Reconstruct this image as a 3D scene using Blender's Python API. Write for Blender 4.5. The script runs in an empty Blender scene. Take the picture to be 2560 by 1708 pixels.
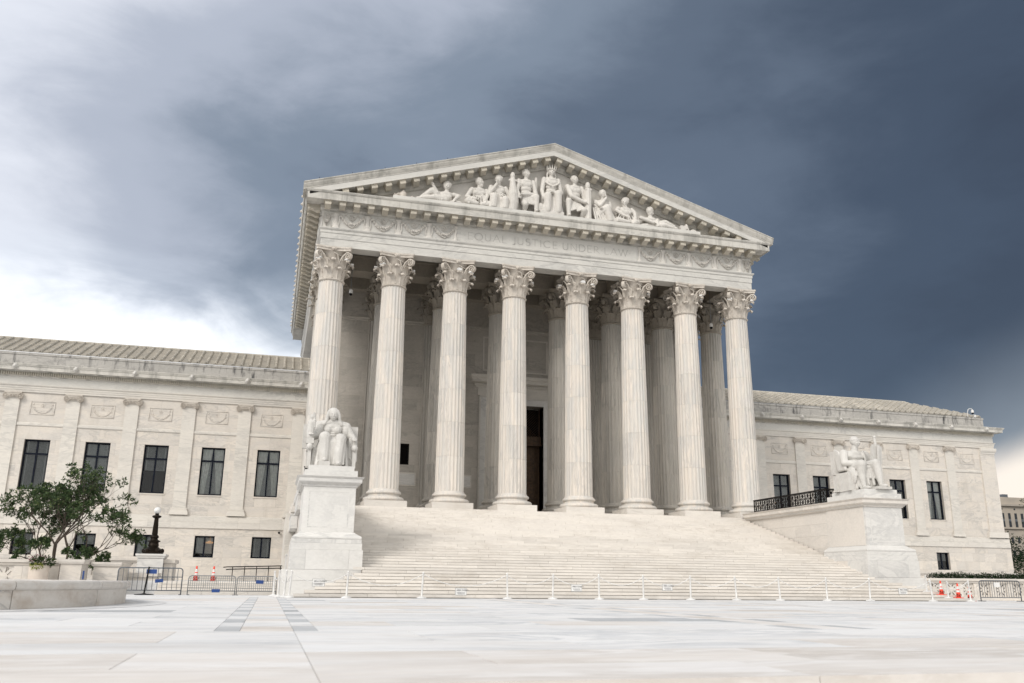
import bpy, bmesh, math, random
from mathutils import Vector, Matrix
from math import sin, cos, pi, radians, sqrt, tan
random.seed(7)
sc = bpy.context.scene
COL = sc.collection
V = Vector

# ------------------------------------------------------------------ camera
yaw, pitch, roll = 0.2612, 0.2702, 0.0107
fwd = V((sin(yaw)*cos(pitch), cos(yaw)*cos(pitch), sin(pitch)))
rgt = V((cos(yaw), -sin(yaw), 0)); up = rgt.cross(fwd)
R_ = rgt*cos(roll)+up*sin(roll); U_ = -rgt*sin(roll)+up*cos(roll)
cd = bpy.data.cameras.new('camera'); cam = bpy.data.objects.new('camera', cd); COL.objects.link(cam)
cam.matrix_world = Matrix(((R_.x, U_.x, -fwd.x, -15.187), (R_.y, U_.y, -fwd.y, -48.854), (R_.z, U_.z, -fwd.z, 0.559), (0, 0, 0, 1)))
cd.sensor_width = 36; cd.lens = 36*2179/2560; cd.clip_end = 3000; cd.clip_start = 0.05
cd.dof.use_dof = True; cd.dof.focus_distance = 46; cd.dof.aperture_fstop = 2.0
sc.camera = cam
sc.render.resolution_x, sc.render.resolution_y = 1024, 683
sc.view_settings.view_transform = 'Standard'; sc.view_settings.look = 'None'
sc.view_settings.gamma = 1; sc.view_settings.use_curve_mapping = False
sc.view_settings.exposure = 0.36
sc.cycles.use_denoising = True
sc.cycles.max_bounces = 6; sc.cycles.diffuse_bounces = 4; sc.cycles.transparent_max_bounces = 8

# ------------------------------------------------------------------ sky and sun
SUN = V((-0.62, -0.62, 0.62)).normalized()          # direction towards the veiled sun
w = bpy.data.worlds.new('World'); sc.world = w; w.use_nodes = True
nt = w.node_tree; nt.nodes.clear(); NN = nt.nodes; LK = nt.links
def wn(t, **k):
    n = NN.new(t)
    for a, b in k.items(): setattr(n, a, b)
    return n
def wm(op, a, b=None, c=None, clamp=False):
    n = wn('ShaderNodeMath', operation=op, use_clamp=clamp)
    for i, q in enumerate((a, b, c)):
        if q is None: continue
        if isinstance(q, (int, float)): n.inputs[i].default_value = q
        else: LK.new(q, n.inputs[i])
    return n.outputs[0]
def wramp(fac, pts, inter='EASE'):
    n = wn('ShaderNodeValToRGB'); r = n.color_ramp; r.interpolation = inter
    while len(r.elements) < len(pts): r.elements.new(0.5)
    for e, (p, c) in zip(r.elements, pts):
        e.position = p; e.color = (*c, 1) if len(c) == 3 else c
    LK.new(fac, n.inputs[0]); return n.outputs[0]
def wmix(f, a, b):
    n = wn('ShaderNodeMix', data_type='RGBA')
    LK.new(f, n.inputs[0])
    for i, q in ((6, a), (7, b)):
        if isinstance(q, tuple): n.inputs[i].default_value = (*q, 1)
        else: LK.new(q, n.inputs[i])
    return n.outputs[2]
def smooth(x, a, b):
    n = wn('ShaderNodeMapRange', interpolation_type='SMOOTHSTEP')
    LK.new(x, n.inputs[0]); n.inputs[1].default_value = a; n.inputs[2].default_value = b
    return n.outputs[0]
tc = wn('ShaderNodeTexCoord')
def wdot(v):
    n = wn('ShaderNodeVectorMath', operation='DOT_PRODUCT'); LK.new(tc.outputs['Generated'], n.inputs[0])
    n.inputs[1].default_value = v; return n.outputs['Value']
A_ = wdot((cos(yaw), -sin(yaw), 0)); F_ = wdot((sin(yaw), cos(yaw), 0)); E_ = wdot((0, 0, 1))
# cloud noise on the sky dome itself, flattened so that the banks lie level
def wnoise(scale, det, rough, dist, off):
    mp = wn('ShaderNodeMapping'); LK.new(tc.outputs['Generated'], mp.inputs[0]); mp.inputs['Location'].default_value = off
    mp.inputs['Rotation'].default_value = (0.10, -0.16, 0); mp.inputs['Scale'].default_value = (1.0, 1.0, 2.3)
    n = wn('ShaderNodeTexNoise'); LK.new(mp.outputs[0], n.inputs['Vector'])
    n.inputs['Scale'].default_value = scale; n.inputs['Detail'].default_value = det
    n.inputs['Roughness'].default_value = rough; n.inputs['Distortion'].default_value = dist
    return wm('SUBTRACT', n.outputs['Fac'], 0.5)
nA = wnoise(2.1, 6, 0.52, 0.35, (3.1, 1.7, 0.4)); nB = wnoise(4.6, 8, 0.56, 0.55, (7.3, 2.2, 1.9)); nC = wnoise(2.6, 7, 0.55, 0.5, (1.3, 8.2, 4))
# storm depth: 0 pale (left), 1 dark (right)
q = wm('ADD', wm('MULTIPLY', wm('MAXIMUM', A_, -0.08), 0.92), 0.50)
q = wm('SUBTRACT', q, wm('MULTIPLY', wm('SUBTRACT', 1.0, smooth(A_, -0.60, -0.18)), 0.42))
q = wm('SUBTRACT', q, wm('MULTIPLY', wm('MULTIPLY', smooth(E_, 0.46, 0.66), wm('SUBTRACT', 1.0, smooth(A_, -0.15, 0.40))), 0.22))
q = wm('SUBTRACT', q, wm('MULTIPLY', smooth(E_, 0.46, 0.66), 0.07))
q = wm('ADD', q, wm('MULTIPLY', nA, 0.36)); q = wm('ADD', q, wm('MULTIPLY', nB, 0.26)); q = wm('ADD', q, wm('MULTIPLY', nC, 0.20)); q = wm('ADD', q, wm('MULTIPLY', wnoise(9.5, 8, 0.6, 0.4, (2.2, 5.1, 7.7)), 0.09))
storm = wramp(q, [(0.0, (0.66, 0.685, 0.75)), (0.20, (0.38, 0.415, 0.49)), (0.42, (0.185, 0.225, 0.285)), (0.62, (0.098, 0.126, 0.172)), (0.85, (0.048, 0.066, 0.098)), (1.0, (0.038, 0.051, 0.076))])
# bright gap under the cloud on the left
lo = wm('ADD', E_, wm('MULTIPLY', nC, 0.16)); lo = wm('ADD', lo, wm('MULTIPLY', nB, 0.13))
gl = wm('MULTIPLY', wm('SUBTRACT', 1.0, smooth(lo, 0.19, 0.295)), wm('SUBTRACT', 1.0, smooth(wm('ADD', A_, wm('MULTIPLY', nB, 0.5)), -0.34, -0.10)))
mid = wm('MULTIPLY', wm('SUBTRACT', 1.0, smooth(lo, 0.20, 0.36)), wm('SUBTRACT', 1.0, smooth(A_, -0.22, 0.10)))
storm = wmix(wm('MULTIPLY', mid, 0.62), storm, (0.60, 0.66, 0.74))
sky = wmix(gl, storm, (1.30, 1.31, 1.33))
# warm clearing near the horizon on the right
lr = wm('ADD', E_, wm('MULTIPLY', nC, 0.05)); lr = wm('SUBTRACT', lr, wm('MULTIPLY', wm('SUBTRACT', A_, 0.40), 0.55))
gr = wm('MULTIPLY', wm('SUBTRACT', 1.0, smooth(lr, 0.055, 0.10)), smooth(A_, 0.36, 0.49))
sky = wmix(gr, sky, (0.98, 0.82, 0.66))
mg = wm('MULTIPLY', wm('SUBTRACT', 1.0, smooth(lr, 0.05, 0.22)), smooth(A_, 0.10, 0.38))
sky = wmix(wm('MULTIPLY', mg, 0.35), sky, (0.52, 0.58, 0.64))
# behind the viewer the storm gives way to high bright overcast
bk = wm('SUBTRACT', 1.0, smooth(F_, -0.55, 0.25))
sky = wmix(bk, sky, (1.04, 1.03, 1.0))
ns = wn('ShaderNodeTexSky'); ns.sky_type = 'NISHITA'; ns.sun_disc = False
ns.sun_elevation = math.asin(SUN.z); ns.sun_rotation = math.atan2(SUN.x, SUN.y)
vs = wn('ShaderNodeVectorMath', operation='SCALE'); LK.new(ns.outputs[0], vs.inputs[0]); vs.inputs['Scale'].default_value = 0.10
thin = wn('ShaderNodeValue'); thin.outputs[0].default_value = 0.06
sky = wmix(thin.outputs[0], sky, vs.outputs[0])
bg = wn('ShaderNodeBackground'); LK.new(sky, bg.inputs[0]); bg.inputs[1].default_value = 1.0
ow = wn('ShaderNodeOutputWorld'); LK.new(bg.outputs[0], ow.inputs[0])
ld = bpy.data.lights.new('sun', 'SUN'); ld.energy = 1.45; ld.angle = radians(18); ld.color = (1.0, 0.95, 0.89)
so = bpy.data.objects.new('sun', ld); COL.objects.link(so); so.rotation_euler = SUN.to_track_quat('Z', 'Y').to_euler()

# ------------------------------------------------------------------ materials
def newmat(name):
    m = bpy.data.materials.new(name); m.use_nodes = True; t = m.node_tree; t.nodes.clear()
    o = t.nodes.new('ShaderNodeOutputMaterial'); p = t.nodes.new('ShaderNodeBsdfPrincipled'); t.links.new(p.outputs[0], o.inputs[0])
    return m, t, p
def ramp(t, fac, pts, inter='LINEAR'):
    n = t.nodes.new('ShaderNodeValToRGB'); r = n.color_ramp; r.interpolation = inter
    while len(r.elements) < len(pts): r.elements.new(0.5)
    for e, (p, c) in zip(r.elements, pts):
        e.position = p; e.color = (c, c, c, 1) if isinstance(c, (int, float)) else (*c, 1)
    t.links.new(fac, n.inputs[0]); return n.outputs[0]
def mixc(t, f, a, b, mode='MIX'):
    n = t.nodes.new('ShaderNodeMix'); n.data_type = 'RGBA'; n.blend_type = mode
    for i, q in ((0, f), (6, a), (7, b)):
        if isinstance(q, (int, float)): n.inputs[i].default_value = q
        elif isinstance(q, tuple): n.inputs[i].default_value = (*q, 1)
        else: t.links.new(q, n.inputs[i])
    return n.outputs[2]
def coords(t, stretch=(1, 1, 1), rnd=True):
    c = t.nodes.new('ShaderNodeTexCoord'); out = c.outputs['Object']
    if rnd:
        oi = t.nodes.new('ShaderNodeObjectInfo')
        s = t.nodes.new('ShaderNodeVectorMath'); s.operation = 'SCALE'; s.inputs[0].default_value = (37, 91, 53); t.links.new(oi.outputs['Random'], s.inputs['Scale'])
        a = t.nodes.new('ShaderNodeVectorMath'); t.links.new(out, a.inputs[0]); t.links.new(s.outputs[0], a.inputs[1]); out = a.outputs[0]
    mp = t.nodes.new('ShaderNodeMapping'); mp.inputs['Scale'].default_value = stretch; t.links.new(out, mp.inputs[0])
    return mp.outputs[0]
def noise(t, v, scale, det=5, rough=0.55, dist=0.0):
    n = t.nodes.new('ShaderNodeTexNoise'); t.links.new(v, n.inputs['Vector'])
    n.inputs['Scale'].default_value = scale; n.inputs['Detail'].default_value = det; n.inputs['Roughness'].default_value = rough; n.inputs['Distortion'].default_value = dist
    return n.outputs['Fac']
def bump(t, p, h, strength, dist):
    b = t.nodes.new('ShaderNodeBump'); b.inputs['Strength'].default_value = strength; b.inputs['Distance'].default_value = dist
    t.links.new(h, b.inputs['Height']); t.links.new(b.outputs[0], p.inputs['Normal'])
def marble(name, c1, c2, vein, scale=0.5, stretch=(1, 1, 1), vs=0.6, rough=0.6, var=0.10, rnd=True, dirt=None, vw=0.035, neu=0.19, gain=1.07, spec=0.25):
    def N_(c): L = sum(c)/3; return tuple(min(.82, (x*(1-neu)+L*neu)*gain) for x in c)
    c1, c2 = N_(c1), N_(c2)
    m, t, p = newmat(name); v = coords(t, stretch, rnd)
    n1 = noise(t, v, scale, 6, 0.6, 0.6); col = mixc(t, ramp(t, n1, [(0.36, 0.0), (0.64, 1.0)]), c1, c2)
    n2 = noise(t, v, scale*0.9, 9, 0.62, 2.2)
    vm = ramp(t, n2, [(0.5-vw*2.2, 0.0), (0.5, 1.0), (0.5+vw, 0.0)])
    n3 = noise(t, v, scale*0.45, 3, 0.5, 0.3); gate = ramp(t, n3, [(0.42, 0.0), (0.62, 1.0)])
    f = t.nodes.new('ShaderNodeMath'); f.operation = 'MULTIPLY'; t.links.new(vm, f.inputs[0]); t.links.new(gate, f.inputs[1])
    f2 = t.nodes.new('ShaderNodeMath'); f2.operation = 'MULTIPLY'; t.links.new(f.outputs[0], f2.inputs[0]); f2.inputs[1].default_value = vs
    col = mixc(t, f2.outputs[0], col, vein)
    fine = noise(t, v, 9.0, 4, 0.6); col = mixc(t, 0.10, col, ramp(t, fine, [(0.3, (0.25, 0.23, 0.2)), (0.7, (0.9, 0.88, 0.85))]))
    if rnd and var:
        oi = t.nodes.new('ShaderNodeObjectInfo'); vr = ramp(t, oi.outputs['Random'], [(0, 1-var), (1, 1.0)]); col = mixc(t, 1.0, col, vr, 'MULTIPLY')
    if dirt:
        ge = t.nodes.new('ShaderNodeNewGeometry'); mp = t.nodes.new('ShaderNodeMapping'); mp.inputs['Scale'].default_value = dirt[1]; t.links.new(ge.outputs['Position'], mp.inputs[0]); g = mp.outputs[0]; d = ramp(t, noise(t, g, dirt[2], 6, 0.65, 0.2), [(dirt[3], 0.0), (dirt[4], 1.0)]); col = mixc(t, d, col, dirt[0])
    t.links.new(col, p.inputs['Base Color']); p.inputs['Roughness'].default_value = rough
    p.inputs['Specular IOR Level'].default_value = spec
    bump(t, p, fine, 0.15, 0.01)
    return m
def plain(name, c, rough=0.5, metal=0.0, var=0.0, scale=6.0, c2=None, bmp=0.0):
    m, t, p = newmat(name)
    v = coords(t); n = noise(t, v, scale, 5, 0.6)
    c2 = c2 or tuple(x*(1-0.25) for x in c)
    t.links.new(mixc(t, ramp(t, n, [(0.35, 0.0), (0.7, 1.0)]), c, c2), p.inputs['Base Color'])
    p.inputs['Roughness'].default_value = rough; p.inputs['Metallic'].default_value = metal
    if max(c) < .06: p.inputs['Specular IOR Level'].default_value = 0.12
    if bmp: bump(t, p, n, bmp, 0.02)
    return m
M = {}
M['wall'] = marble('warm_marble', (0.67, 0.60, 0.515), (0.585, 0.54, 0.485), (0.38, 0.365, 0.345), 0.6, (0.7, 1, 2.0), 0.6, var=0.11, dirt=((0.46, 0.42, 0.365), (1.0, 1, 0.16), 1.1, 0.54, 0.92))
M['trim'] = marble('trim_marble', (0.66, 0.615, 0.545), (0.59, 0.555, 0.50), (0.40, 0.385, 0.36), 0.5, (0.5, 1, 1.8), 0.5, var=0.06)
M['front'] = marble('front_marble', (0.64, 0.62, 0.57), (0.57, 0.555, 0.515), (0.36, 0.355, 0.345), 0.5, (0.6, 1, 1.5), 0.55, var=0.06)
M['weather'] = marble('weathered_marble', (0.58, 0.555, 0.50), (0.52, 0.495, 0.44), (0.33, 0.32, 0.30), 0.6, (0.6, 1, 1.4), 0.5, var=0.05, dirt=((0.24, 0.235, 0.215), (1.1, 1, 0.16), 1.5, 0.48, 0.76))
M['yellow'] = marble('ochre_stained_marble', (0.60, 0.54, 0.43), (0.52, 0.48, 0.40), (0.36, 0.34, 0.29), 0.9, (1, 1, 1), 0.4, var=0.16, neu=0.1, gain=1.0)
M['column'] = marble('column_marble', (0.69, 0.615, 0.53), (0.55, 0.53, 0.495), (0.40, 0.39, 0.38), 1.1, (2.2, 2.2, 0.28), 0.55, var=0.07)
M['capital'] = marble('capital_marble', (0.62, 0.56, 0.485), (0.50, 0.44, 0.37), (0.33, 0.29, 0.25), 1.6, (1, 1, 1), 0.4, var=0.06)
M['statue'] = marble('statue_marble', (0.585, 0.565, 0.53), (0.525, 0.505, 0.47), (0.40, 0.385, 0.36), 1.3, (1, 1, 1), 0.35, var=0.03)
M['relief'] = marble('relief_marble', (0.64, 0.605, 0.555), (0.58, 0.55, 0.50), (0.46, 0.44, 0.41), 1.1, (1, 1, 1), 0.3, var=0.05)
M['grey'] = marble('grey_veined_marble', (0.66, 0.645, 0.615), (0.61, 0.595, 0.565), (0.40, 0.40, 0.40), 0.42, (0.7, 0.9, 1.5), 0.55, var=0.05, vw=0.045)
M['pink'] = marble('cheek_marble', (0.68, 0.625, 0.56), (0.63, 0.585, 0.53), (0.47, 0.45, 0.42), 0.5, (0.8, 0.8, 1.3), 0.4, var=0.07)
M['step'] = marble('step_marble', (0.72, 0.67, 0.605), (0.655, 0.61, 0.555), (0.50, 0.455, 0.40), 0.7, (0.5, 1, 2.2), 0.45, var=0.13, dirt=((0.50, 0.455, 0.40), (0.5, 0.7, 0.7), 0.8, 0.53, 0.88))
M['pave'] = marble('paving_marble', (0.79, 0.785, 0.78), (0.745, 0.73, 0.715), (0.50, 0.52, 0.545), 0.9, (0.45, 1.2, 1), 0.75, 0.85, var=0.05, vw=0.07, spec=0.08, dirt=((0.56, 0.535, 0.51), (0.45, 0.9, 1), 0.9, 0.54, 0.90))
M['pave_grey'] = marble('paving_marble_grey', (0.60, 0.61, 0.62), (0.50, 0.515, 0.53), (0.36, 0.38, 0.40), 1.2, (0.5, 1.4, 1), 0.7, 0.85, var=0.15, neu=0, gain=1, spec=0.08)
M['pave_pink'] = marble('paving_marble_pink', (0.77, 0.75, 0.735), (0.72, 0.67, 0.62), (0.55, 0.50, 0.45), 0.8, (0.40, 1.4, 1), 0.7, 0.85, var=0.06, vw=0.06, spec=0.08, dirt=((0.55, 0.50, 0.455), (0.4, 1.2, 1), 0.8, 0.50, 0.88))
M['basin'] = marble('basin_marble', (0.63, 0.60, 0.56), (0.54, 0.50, 0.455), (0.30, 0.30, 0.30), 0.55, (0.8, 0.8, 1.8), 0.6, var=0.05, dirt=((0.36, 0.28, 0.21), (1, 1, 1.6), 1.1, 0.52, 0.85))
M['parapet'] = marble('stained_parapet_marble', (0.42, 0.40, 0.37), (0.34, 0.325, 0.30), (0.20, 0.195, 0.19), 0.8, (0.6, 1, 1.2), 0.6, var=0.05, rnd=False, dirt=((0.07, 0.07, 0.072), (2.2, 1, 0.5), 1.2, 0.52, 0.70))
M['porch'] = marble('shade_toned_porch_marble', (0.50, 0.455, 0.395), (0.42, 0.385, 0.335), (0.28, 0.265, 0.24), 0.55, (0.8, 1, 1.7), 0.6, var=0.12)  # brownish wall stone, colour darkened to paint in the porch shade
M['ceiling'] = marble('shade_toned_ceiling_marble', (0.40, 0.35, 0.285), (0.34, 0.30, 0.245), (0.26, 0.235, 0.20), 0.7, (1, 1, 1), 0.4, var=0.10, neu=0.1, gain=1.0)  # brownish stone, base colour lowered further to carry the shade overhead
M['column_in'] = marble('shade_toned_column_marble', (0.55, 0.505, 0.44), (0.44, 0.415, 0.375), (0.30, 0.29, 0.27), 0.9, (2.2, 2.2, 0.28), 0.7, var=0.08)  # darker copy of the column marble, porch shade put into its colour
M['joint'] = plain('mortar_joint', (0.42, 0.385, 0.34), 0.9)
M['tile'] = marble('roof_tile_marble', (0.60, 0.545, 0.45), (0.47, 0.435, 0.37), (0.25, 0.24, 0.21), 2.2, (1, 1, 1), 0.5, var=0.22, neu=0.1, gain=1.0)
M['pan'] = marble('roof_pan_marble', (0.50, 0.455, 0.38), (0.40, 0.37, 0.32), (0.24, 0.23, 0.2), 1.5, (1, 1, 1), 0.5, var=0.15)
M['frame'] = plain('window_frame_paint', (0.008, 0.011, 0.020), 0.5)
M['grout'] = plain('pale_grout', (0.46, 0.45, 0.44), 0.9)
M['dark'] = plain('dark_interior', (0.016, 0.016, 0.018), 0.9)
M['blind'] = plain('window_blind', (0.60, 0.61, 0.59), 0.6)
M['cord'] = plain('blind_tape', (0.55, 0.55, 0.54), 0.6)
M['curtain'] = plain('curtain_fabric', (0.66, 0.66, 0.62), 0.8)
M['bronze'] = plain('bronze_door', (0.085, 0.048, 0.024), 0.5, 0.3, c2=(0.035, 0.021, 0.012))
M['iron'] = plain('black_iron', (0.012, 0.010, 0.009), 0.5, 0.3)
M['lampiron'] = plain('dark_bronze_lamp', (0.020, 0.015, 0.011), 0.4, 0.5)
M['globe'] = plain('opal_globe', (0.78, 0.78, 0.76), 0.25)
M['orange'] = plain('orange_cone', (0.82, 0.055, 0.018), 0.5, c2=(0.74, 0.045, 0.015))
M['white'] = plain('white_plastic', (0.76, 0.75, 0.73), 0.45)
M['cream'] = plain('cream_plastic', (0.70, 0.64, 0.58), 0.5)
M['black'] = plain('black_rubber', (0.014, 0.014, 0.014), 0.6)
M['blue'] = plain('blue_sign_paint', (0.012, 0.055, 0.22), 0.45)
M['steel'] = plain('galvanised_steel', (0.13, 0.145, 0.165), 0.5, 0.4)
M['steel_light'] = plain('worn_steel', (0.25, 0.26, 0.265), 0.5, 0.4)
M['dome'] = plain('tinted_dome', (0.008, 0.008, 0.010), 0.1)
M['ink'] = plain('printed_ink', (0.10, 0.10, 0.12), 0.8)
M['engrave'] = marble('engraved_stone', (0.48, 0.46, 0.42), (0.43, 0.41, 0.375), (0.3, 0.3, 0.28), 1.0)
M['bark'] = plain('bark', (0.11, 0.085, 0.065), 0.9, scale=14, c2=(0.055, 0.042, 0.034), bmp=0.5)
M['pot'] = plain('pale_concrete', (0.62, 0.545, 0.47), 0.8, c2=(0.57, 0.49, 0.42))
M['street'] = plain('asphalt', (0.05, 0.05, 0.052), 0.9, scale=20)
M['farstone'] = plain('far_limestone', (0.44, 0.385, 0.32), 0.9, scale=0.25, c2=(0.34, 0.305, 0.265))
M['farwin'] = plain('far_glass', (0.04, 0.045, 0.052), 0.25)
def leafmat(name, a, b, c, rough=0.45):
    m, t, p = newmat(name); v = coords(t)
    at = t.nodes.new('ShaderNodeAttribute'); at.attribute_name = 'tone'
    col = ramp(t, at.outputs['Fac'], [(0.0, a), (0.6, b), (1.0, c)])
    t.links.new(col, p.inputs['Base Color']); p.inputs['Roughness'].default_value = rough; p.inputs['Specular IOR Level'].default_value = 0.15
    tr = t.nodes.new('ShaderNodeBsdfTranslucent'); t.links.new(col, tr.inputs[0])
    mx = t.nodes.new('ShaderNodeMixShader'); mx.inputs[0].default_value = 0.25; o = [n for n in t.nodes if n.type == 'OUTPUT_MATERIAL'][0]
    t.links.new(p.outputs[0], mx.inputs[1]); t.links.new(tr.outputs[0], mx.inputs[2]); t.links.new(mx.outputs[0], o.inputs[0])
    return m
M['leaf'] = leafmat('magnolia_leaf', (0.034, 0.058, 0.026), (0.070, 0.108, 0.044), (0.18, 0.22, 0.085))
M['hedge'] = leafmat('hedge_leaf', (0.006, 0.016, 0.007), (0.014, 0.034, 0.012), (0.035, 0.062, 0.022), 0.7)
M['petal'] = leafmat('flower_leaf', (0.02, 0.035, 0.014), (0.05, 0.075, 0.02), (0.33, 0.10, 0.16))
M['lime'] = leafmat('lime_trailing_leaf', (0.16, 0.19, 0.03), (0.24, 0.26, 0.05), (0.30, 0.31, 0.07))
def glassmat():
    m, t, p = newmat('window_glass'); t.nodes.remove(p); o = [n for n in t.nodes if n.type == 'OUTPUT_MATERIAL'][0]
    a = t.nodes.new('ShaderNodeBsdfTransparent'); a.inputs[0].default_value = (0.90, 0.93, 0.94, 1)
    g = t.nodes.new('ShaderNodeBsdfGlossy'); g.inputs['Roughness'].default_value = 0.02
    f = t.nodes.new('ShaderNodeFresnel'); f.inputs[0].default_value = 1.5
    mx = t.nodes.new('ShaderNodeMixShader'); t.links.new(f.outputs[0], mx.inputs[0]); t.links.new(a.outputs[0], mx.inputs[1]); t.links.new(g.outputs[0], mx.inputs[2]); t.links.new(mx.outputs[0], o.inputs[0])
    return m
M['glass'] = glassmat()
def glow(name, c, s):
    m, t, p = newmat(name); p.inputs['Base Color'].default_value = (*c, 1); p.inputs['Emission Color'].default_value = (*c, 1); p.inputs['Emission Strength'].default_value = s; return m
M['lampglow'] = glow('lit_lamp_shade', (0.9, 0.42, 0.12), 0.9)

# ------------------------------------------------------------------ helpers
def tag(o, label=None, cat=None, group=None, kind=None):
    for k, v in (('label', label), ('category', cat), ('group', group), ('kind', kind)):
        if v: o[k] = v
    return o
def empty(name, loc=(0, 0, 0), parent=None, rz=0):
    o = bpy.data.objects.new(name, None); COL.objects.link(o); o.location = loc; o.rotation_euler.z = rz
    if parent: o.parent = parent
    return o
def inst(name, me, parent=None, loc=(0, 0, 0), rot=(0, 0, 0), scale=(1, 1, 1)):
    o = bpy.data.objects.new(name, me); COL.objects.link(o); o.location = loc; o.rotation_euler = rot; o.scale = scale
    if parent: o.parent = parent
    return o
class MB:
    def __init__(s): s.v = []; s.f = []
    def add(s, vs, fs):
        n = len(s.v); s.v += [tuple(p) for p in vs]; s.f += [tuple(i+n for i in f) for f in fs]; return s
    def box(s, x0, x1, y0, y1, z0, z1):
        return s.add([(x0, y0, z0), (x1, y0, z0), (x1, y1, z0), (x0, y1, z0), (x0, y0, z1), (x1, y0, z1), (x1, y1, z1), (x0, y1, z1)],
                     [(0, 3, 2, 1), (4, 5, 6, 7), (0, 1, 5, 4), (1, 2, 6, 5), (2, 3, 7, 6), (3, 0, 4, 7)])
    def obox(s, c, size, rot=None, taper=1.0):
        h = [q/2 for q in size]; R = rot or Matrix.Identity(3); c = V(c)
        ps = [V((a*h[0]*(taper if z < 0 else 1), b*h[1], z*h[2])) for z in (-1, 1) for a, b in ((-1, -1), (1, -1), (1, 1), (-1, 1))]
        return s.add([c+R@p for p in ps], [(0, 3, 2, 1), (4, 5, 6, 7), (0, 1, 5, 4), (1, 2, 6, 5), (2, 3, 7, 6), (3, 0, 4, 7)])
    def lathe(s, prof, n=32, c=(0, 0, 0), a0=0, a1=2*pi):
        full = abs(a1-a0-2*pi) < 1e-6; m = n if full else n+1; vs = []; fs = []
        for r, z in prof:
            for k in range(m):
                a = a0+(a1-a0)*k/n; vs.append((c[0]+r*cos(a), c[1]+r*sin(a), c[2]+z))
        for i in range(len(prof)-1):
            for k in range(n):
                k2 = (k+1) % m if full else k+1
                fs.append((i*m+k, i*m+k2, (i+1)*m+k2, (i+1)*m+k))
        if full:
            if prof[0][0] > 1e-4: fs.append(tuple(range(m))[::-1])
            if prof[-1][0] > 1e-4: fs.append(tuple((len(prof)-1)*m+k for k in range(m)))
        return s.add(vs, fs)
    def tube(s, pts, r, n=8, caps=True):
        pts = [V(p) for p in pts]; rs = r if isinstance(r, (list, tuple)) else [r]*len(pts); vs = []; fs = []
        pr = None
        for i, p in enumerate(pts):
            d = (pts[min(i+1, len(pts)-1)]-pts[max(i-1, 0)])
            if d.length < 1e-9: d = V((0, 0, 1))
            d.normalize()
            if pr is None:
                a = V((0, 0, 1)) if abs(d.z) < 0.9 else V((1, 0, 0)); pr = d.cross(a).normalized()
            else:
                pr = (pr-d*pr.dot(d))
                pr = pr.normalized() if pr.length > 1e-6 else d.orthogonal().normalized()
            b = d.cross(pr)
            for k in range(n):
                t = 2*pi*k/n; vs.append(p+(pr*cos(t)+b*sin(t))*rs[i])
        for i in range(len(pts)-1):
            for k in range(n): fs.append((i*n+k, i*n+(k+1) % n, (i+1)*n+(k+1) % n, (i+1)*n+k))
        if caps: fs.append(tuple(range(n))[::-1]); fs.append(tuple((len(pts)-1)*n+k for k in range(n)))
        return s.add(vs, fs)
    def ball(s, c, r, n=10, m=6):
        r = r if isinstance(r, (tuple, list)) else (r, r, r); vs = [(c[0], c[1], c[2]-r[2])]; fs = []
        for i in range(1, m):
            t = -pi/2+pi*i/m
            for k in range(n): a = 2*pi*k/n; vs.append((c[0]+r[0]*cos(t)*cos(a), c[1]+r[1]*cos(t)*sin(a), c[2]+r[2]*sin(t)))
        vs.append((c[0], c[1], c[2]+r[2])); L = len(vs)-1
        for k in range(n): fs.append((0, 1+(k+1) % n, 1+k)); fs.append((L, 1+(m-2)*n+k, 1+(m-2)*n+(k+1) % n))
        for i in range(m-2):
            for k in range(n): a = 1+i*n; fs.append((a+k, a+(k+1) % n, a+n+(k+1) % n, a+n+k))
        return s.add(vs, fs)
    def sweep(s, prof, path, side=1, ends=True):
        """profile [(out, z)] carried along a level path [(x, y)], mitred; out is to the right of travel (side=1)"""
        P = [V((p[0], p[1])) for p in path]; n = len(prof); vs = []; fs = []
        for i, p in enumerate(P):
            ds = []
            if i > 0: ds.append((P[i]-P[i-1]).normalized())
            if i < len(P)-1: ds.append((P[i+1]-P[i]).normalized())
            ns = [V((d.y, -d.x))*side for d in ds]
            m = ns[0] if len(ns) == 1 else (ns[0]+ns[1])/(1+ns[0].dot(ns[1]))
            for o, z in prof: vs.append((p.x+m.x*o, p.y+m.y*o, z))
        for i in range(len(P)-1):
            for k in range(n):
                a = (i*n+k, (i+1)*n+k, (i+1)*n+(k+1) % n, i*n+(k+1) % n); fs.append(a)
        if ends: fs.append(tuple(range(n))); fs.append(tuple((len(P)-1)*n+k for k in range(n))[::-1])
        return s.add(vs, fs)
    def extrude(s, poly, axis, a, b):
        """closed 2D polygon extruded along axis 'x','y','z' from a to b"""
        n = len(poly); vs = []
        for t in (a, b):
            for p, q in poly: vs.append({'x': (t, p, q), 'y': (p, t, q), 'z': (p, q, t)}[axis])
        fs = [tuple(range(n)), tuple(range(2*n-1, n-1, -1))]+[(k, n+k, n+(k+1) % n, (k+1) % n) for k in range(n)]
        return s.add(vs, fs)
    def mesh(s, name, mat=None, smooth=False, fix=True, angle=None):
        me = bpy.data.meshes.new(name); me.from_pydata(s.v, [], s.f)
        if fix:
            bm = bmesh.new(); bm.from_mesh(me); bmesh.ops.recalc_face_normals(bm, faces=bm.faces); bm.to_mesh(me); bm.free()
        if mat: me.materials.append(M[mat] if isinstance(mat, str) else mat)
        if smooth or angle:
            me.polygons.foreach_set('use_smooth', [True]*len(me.polygons))
            if angle: me.set_sharp_from_angle(angle=radians(angle))
        me.update(); return me
    def build(s, name, mat, parent=None, loc=(0, 0, 0), rot=(0, 0, 0), smooth=False, angle=None, fix=True):
        return inst(name, s.mesh(name, mat, smooth, fix, angle), parent, loc, rot)
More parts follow.
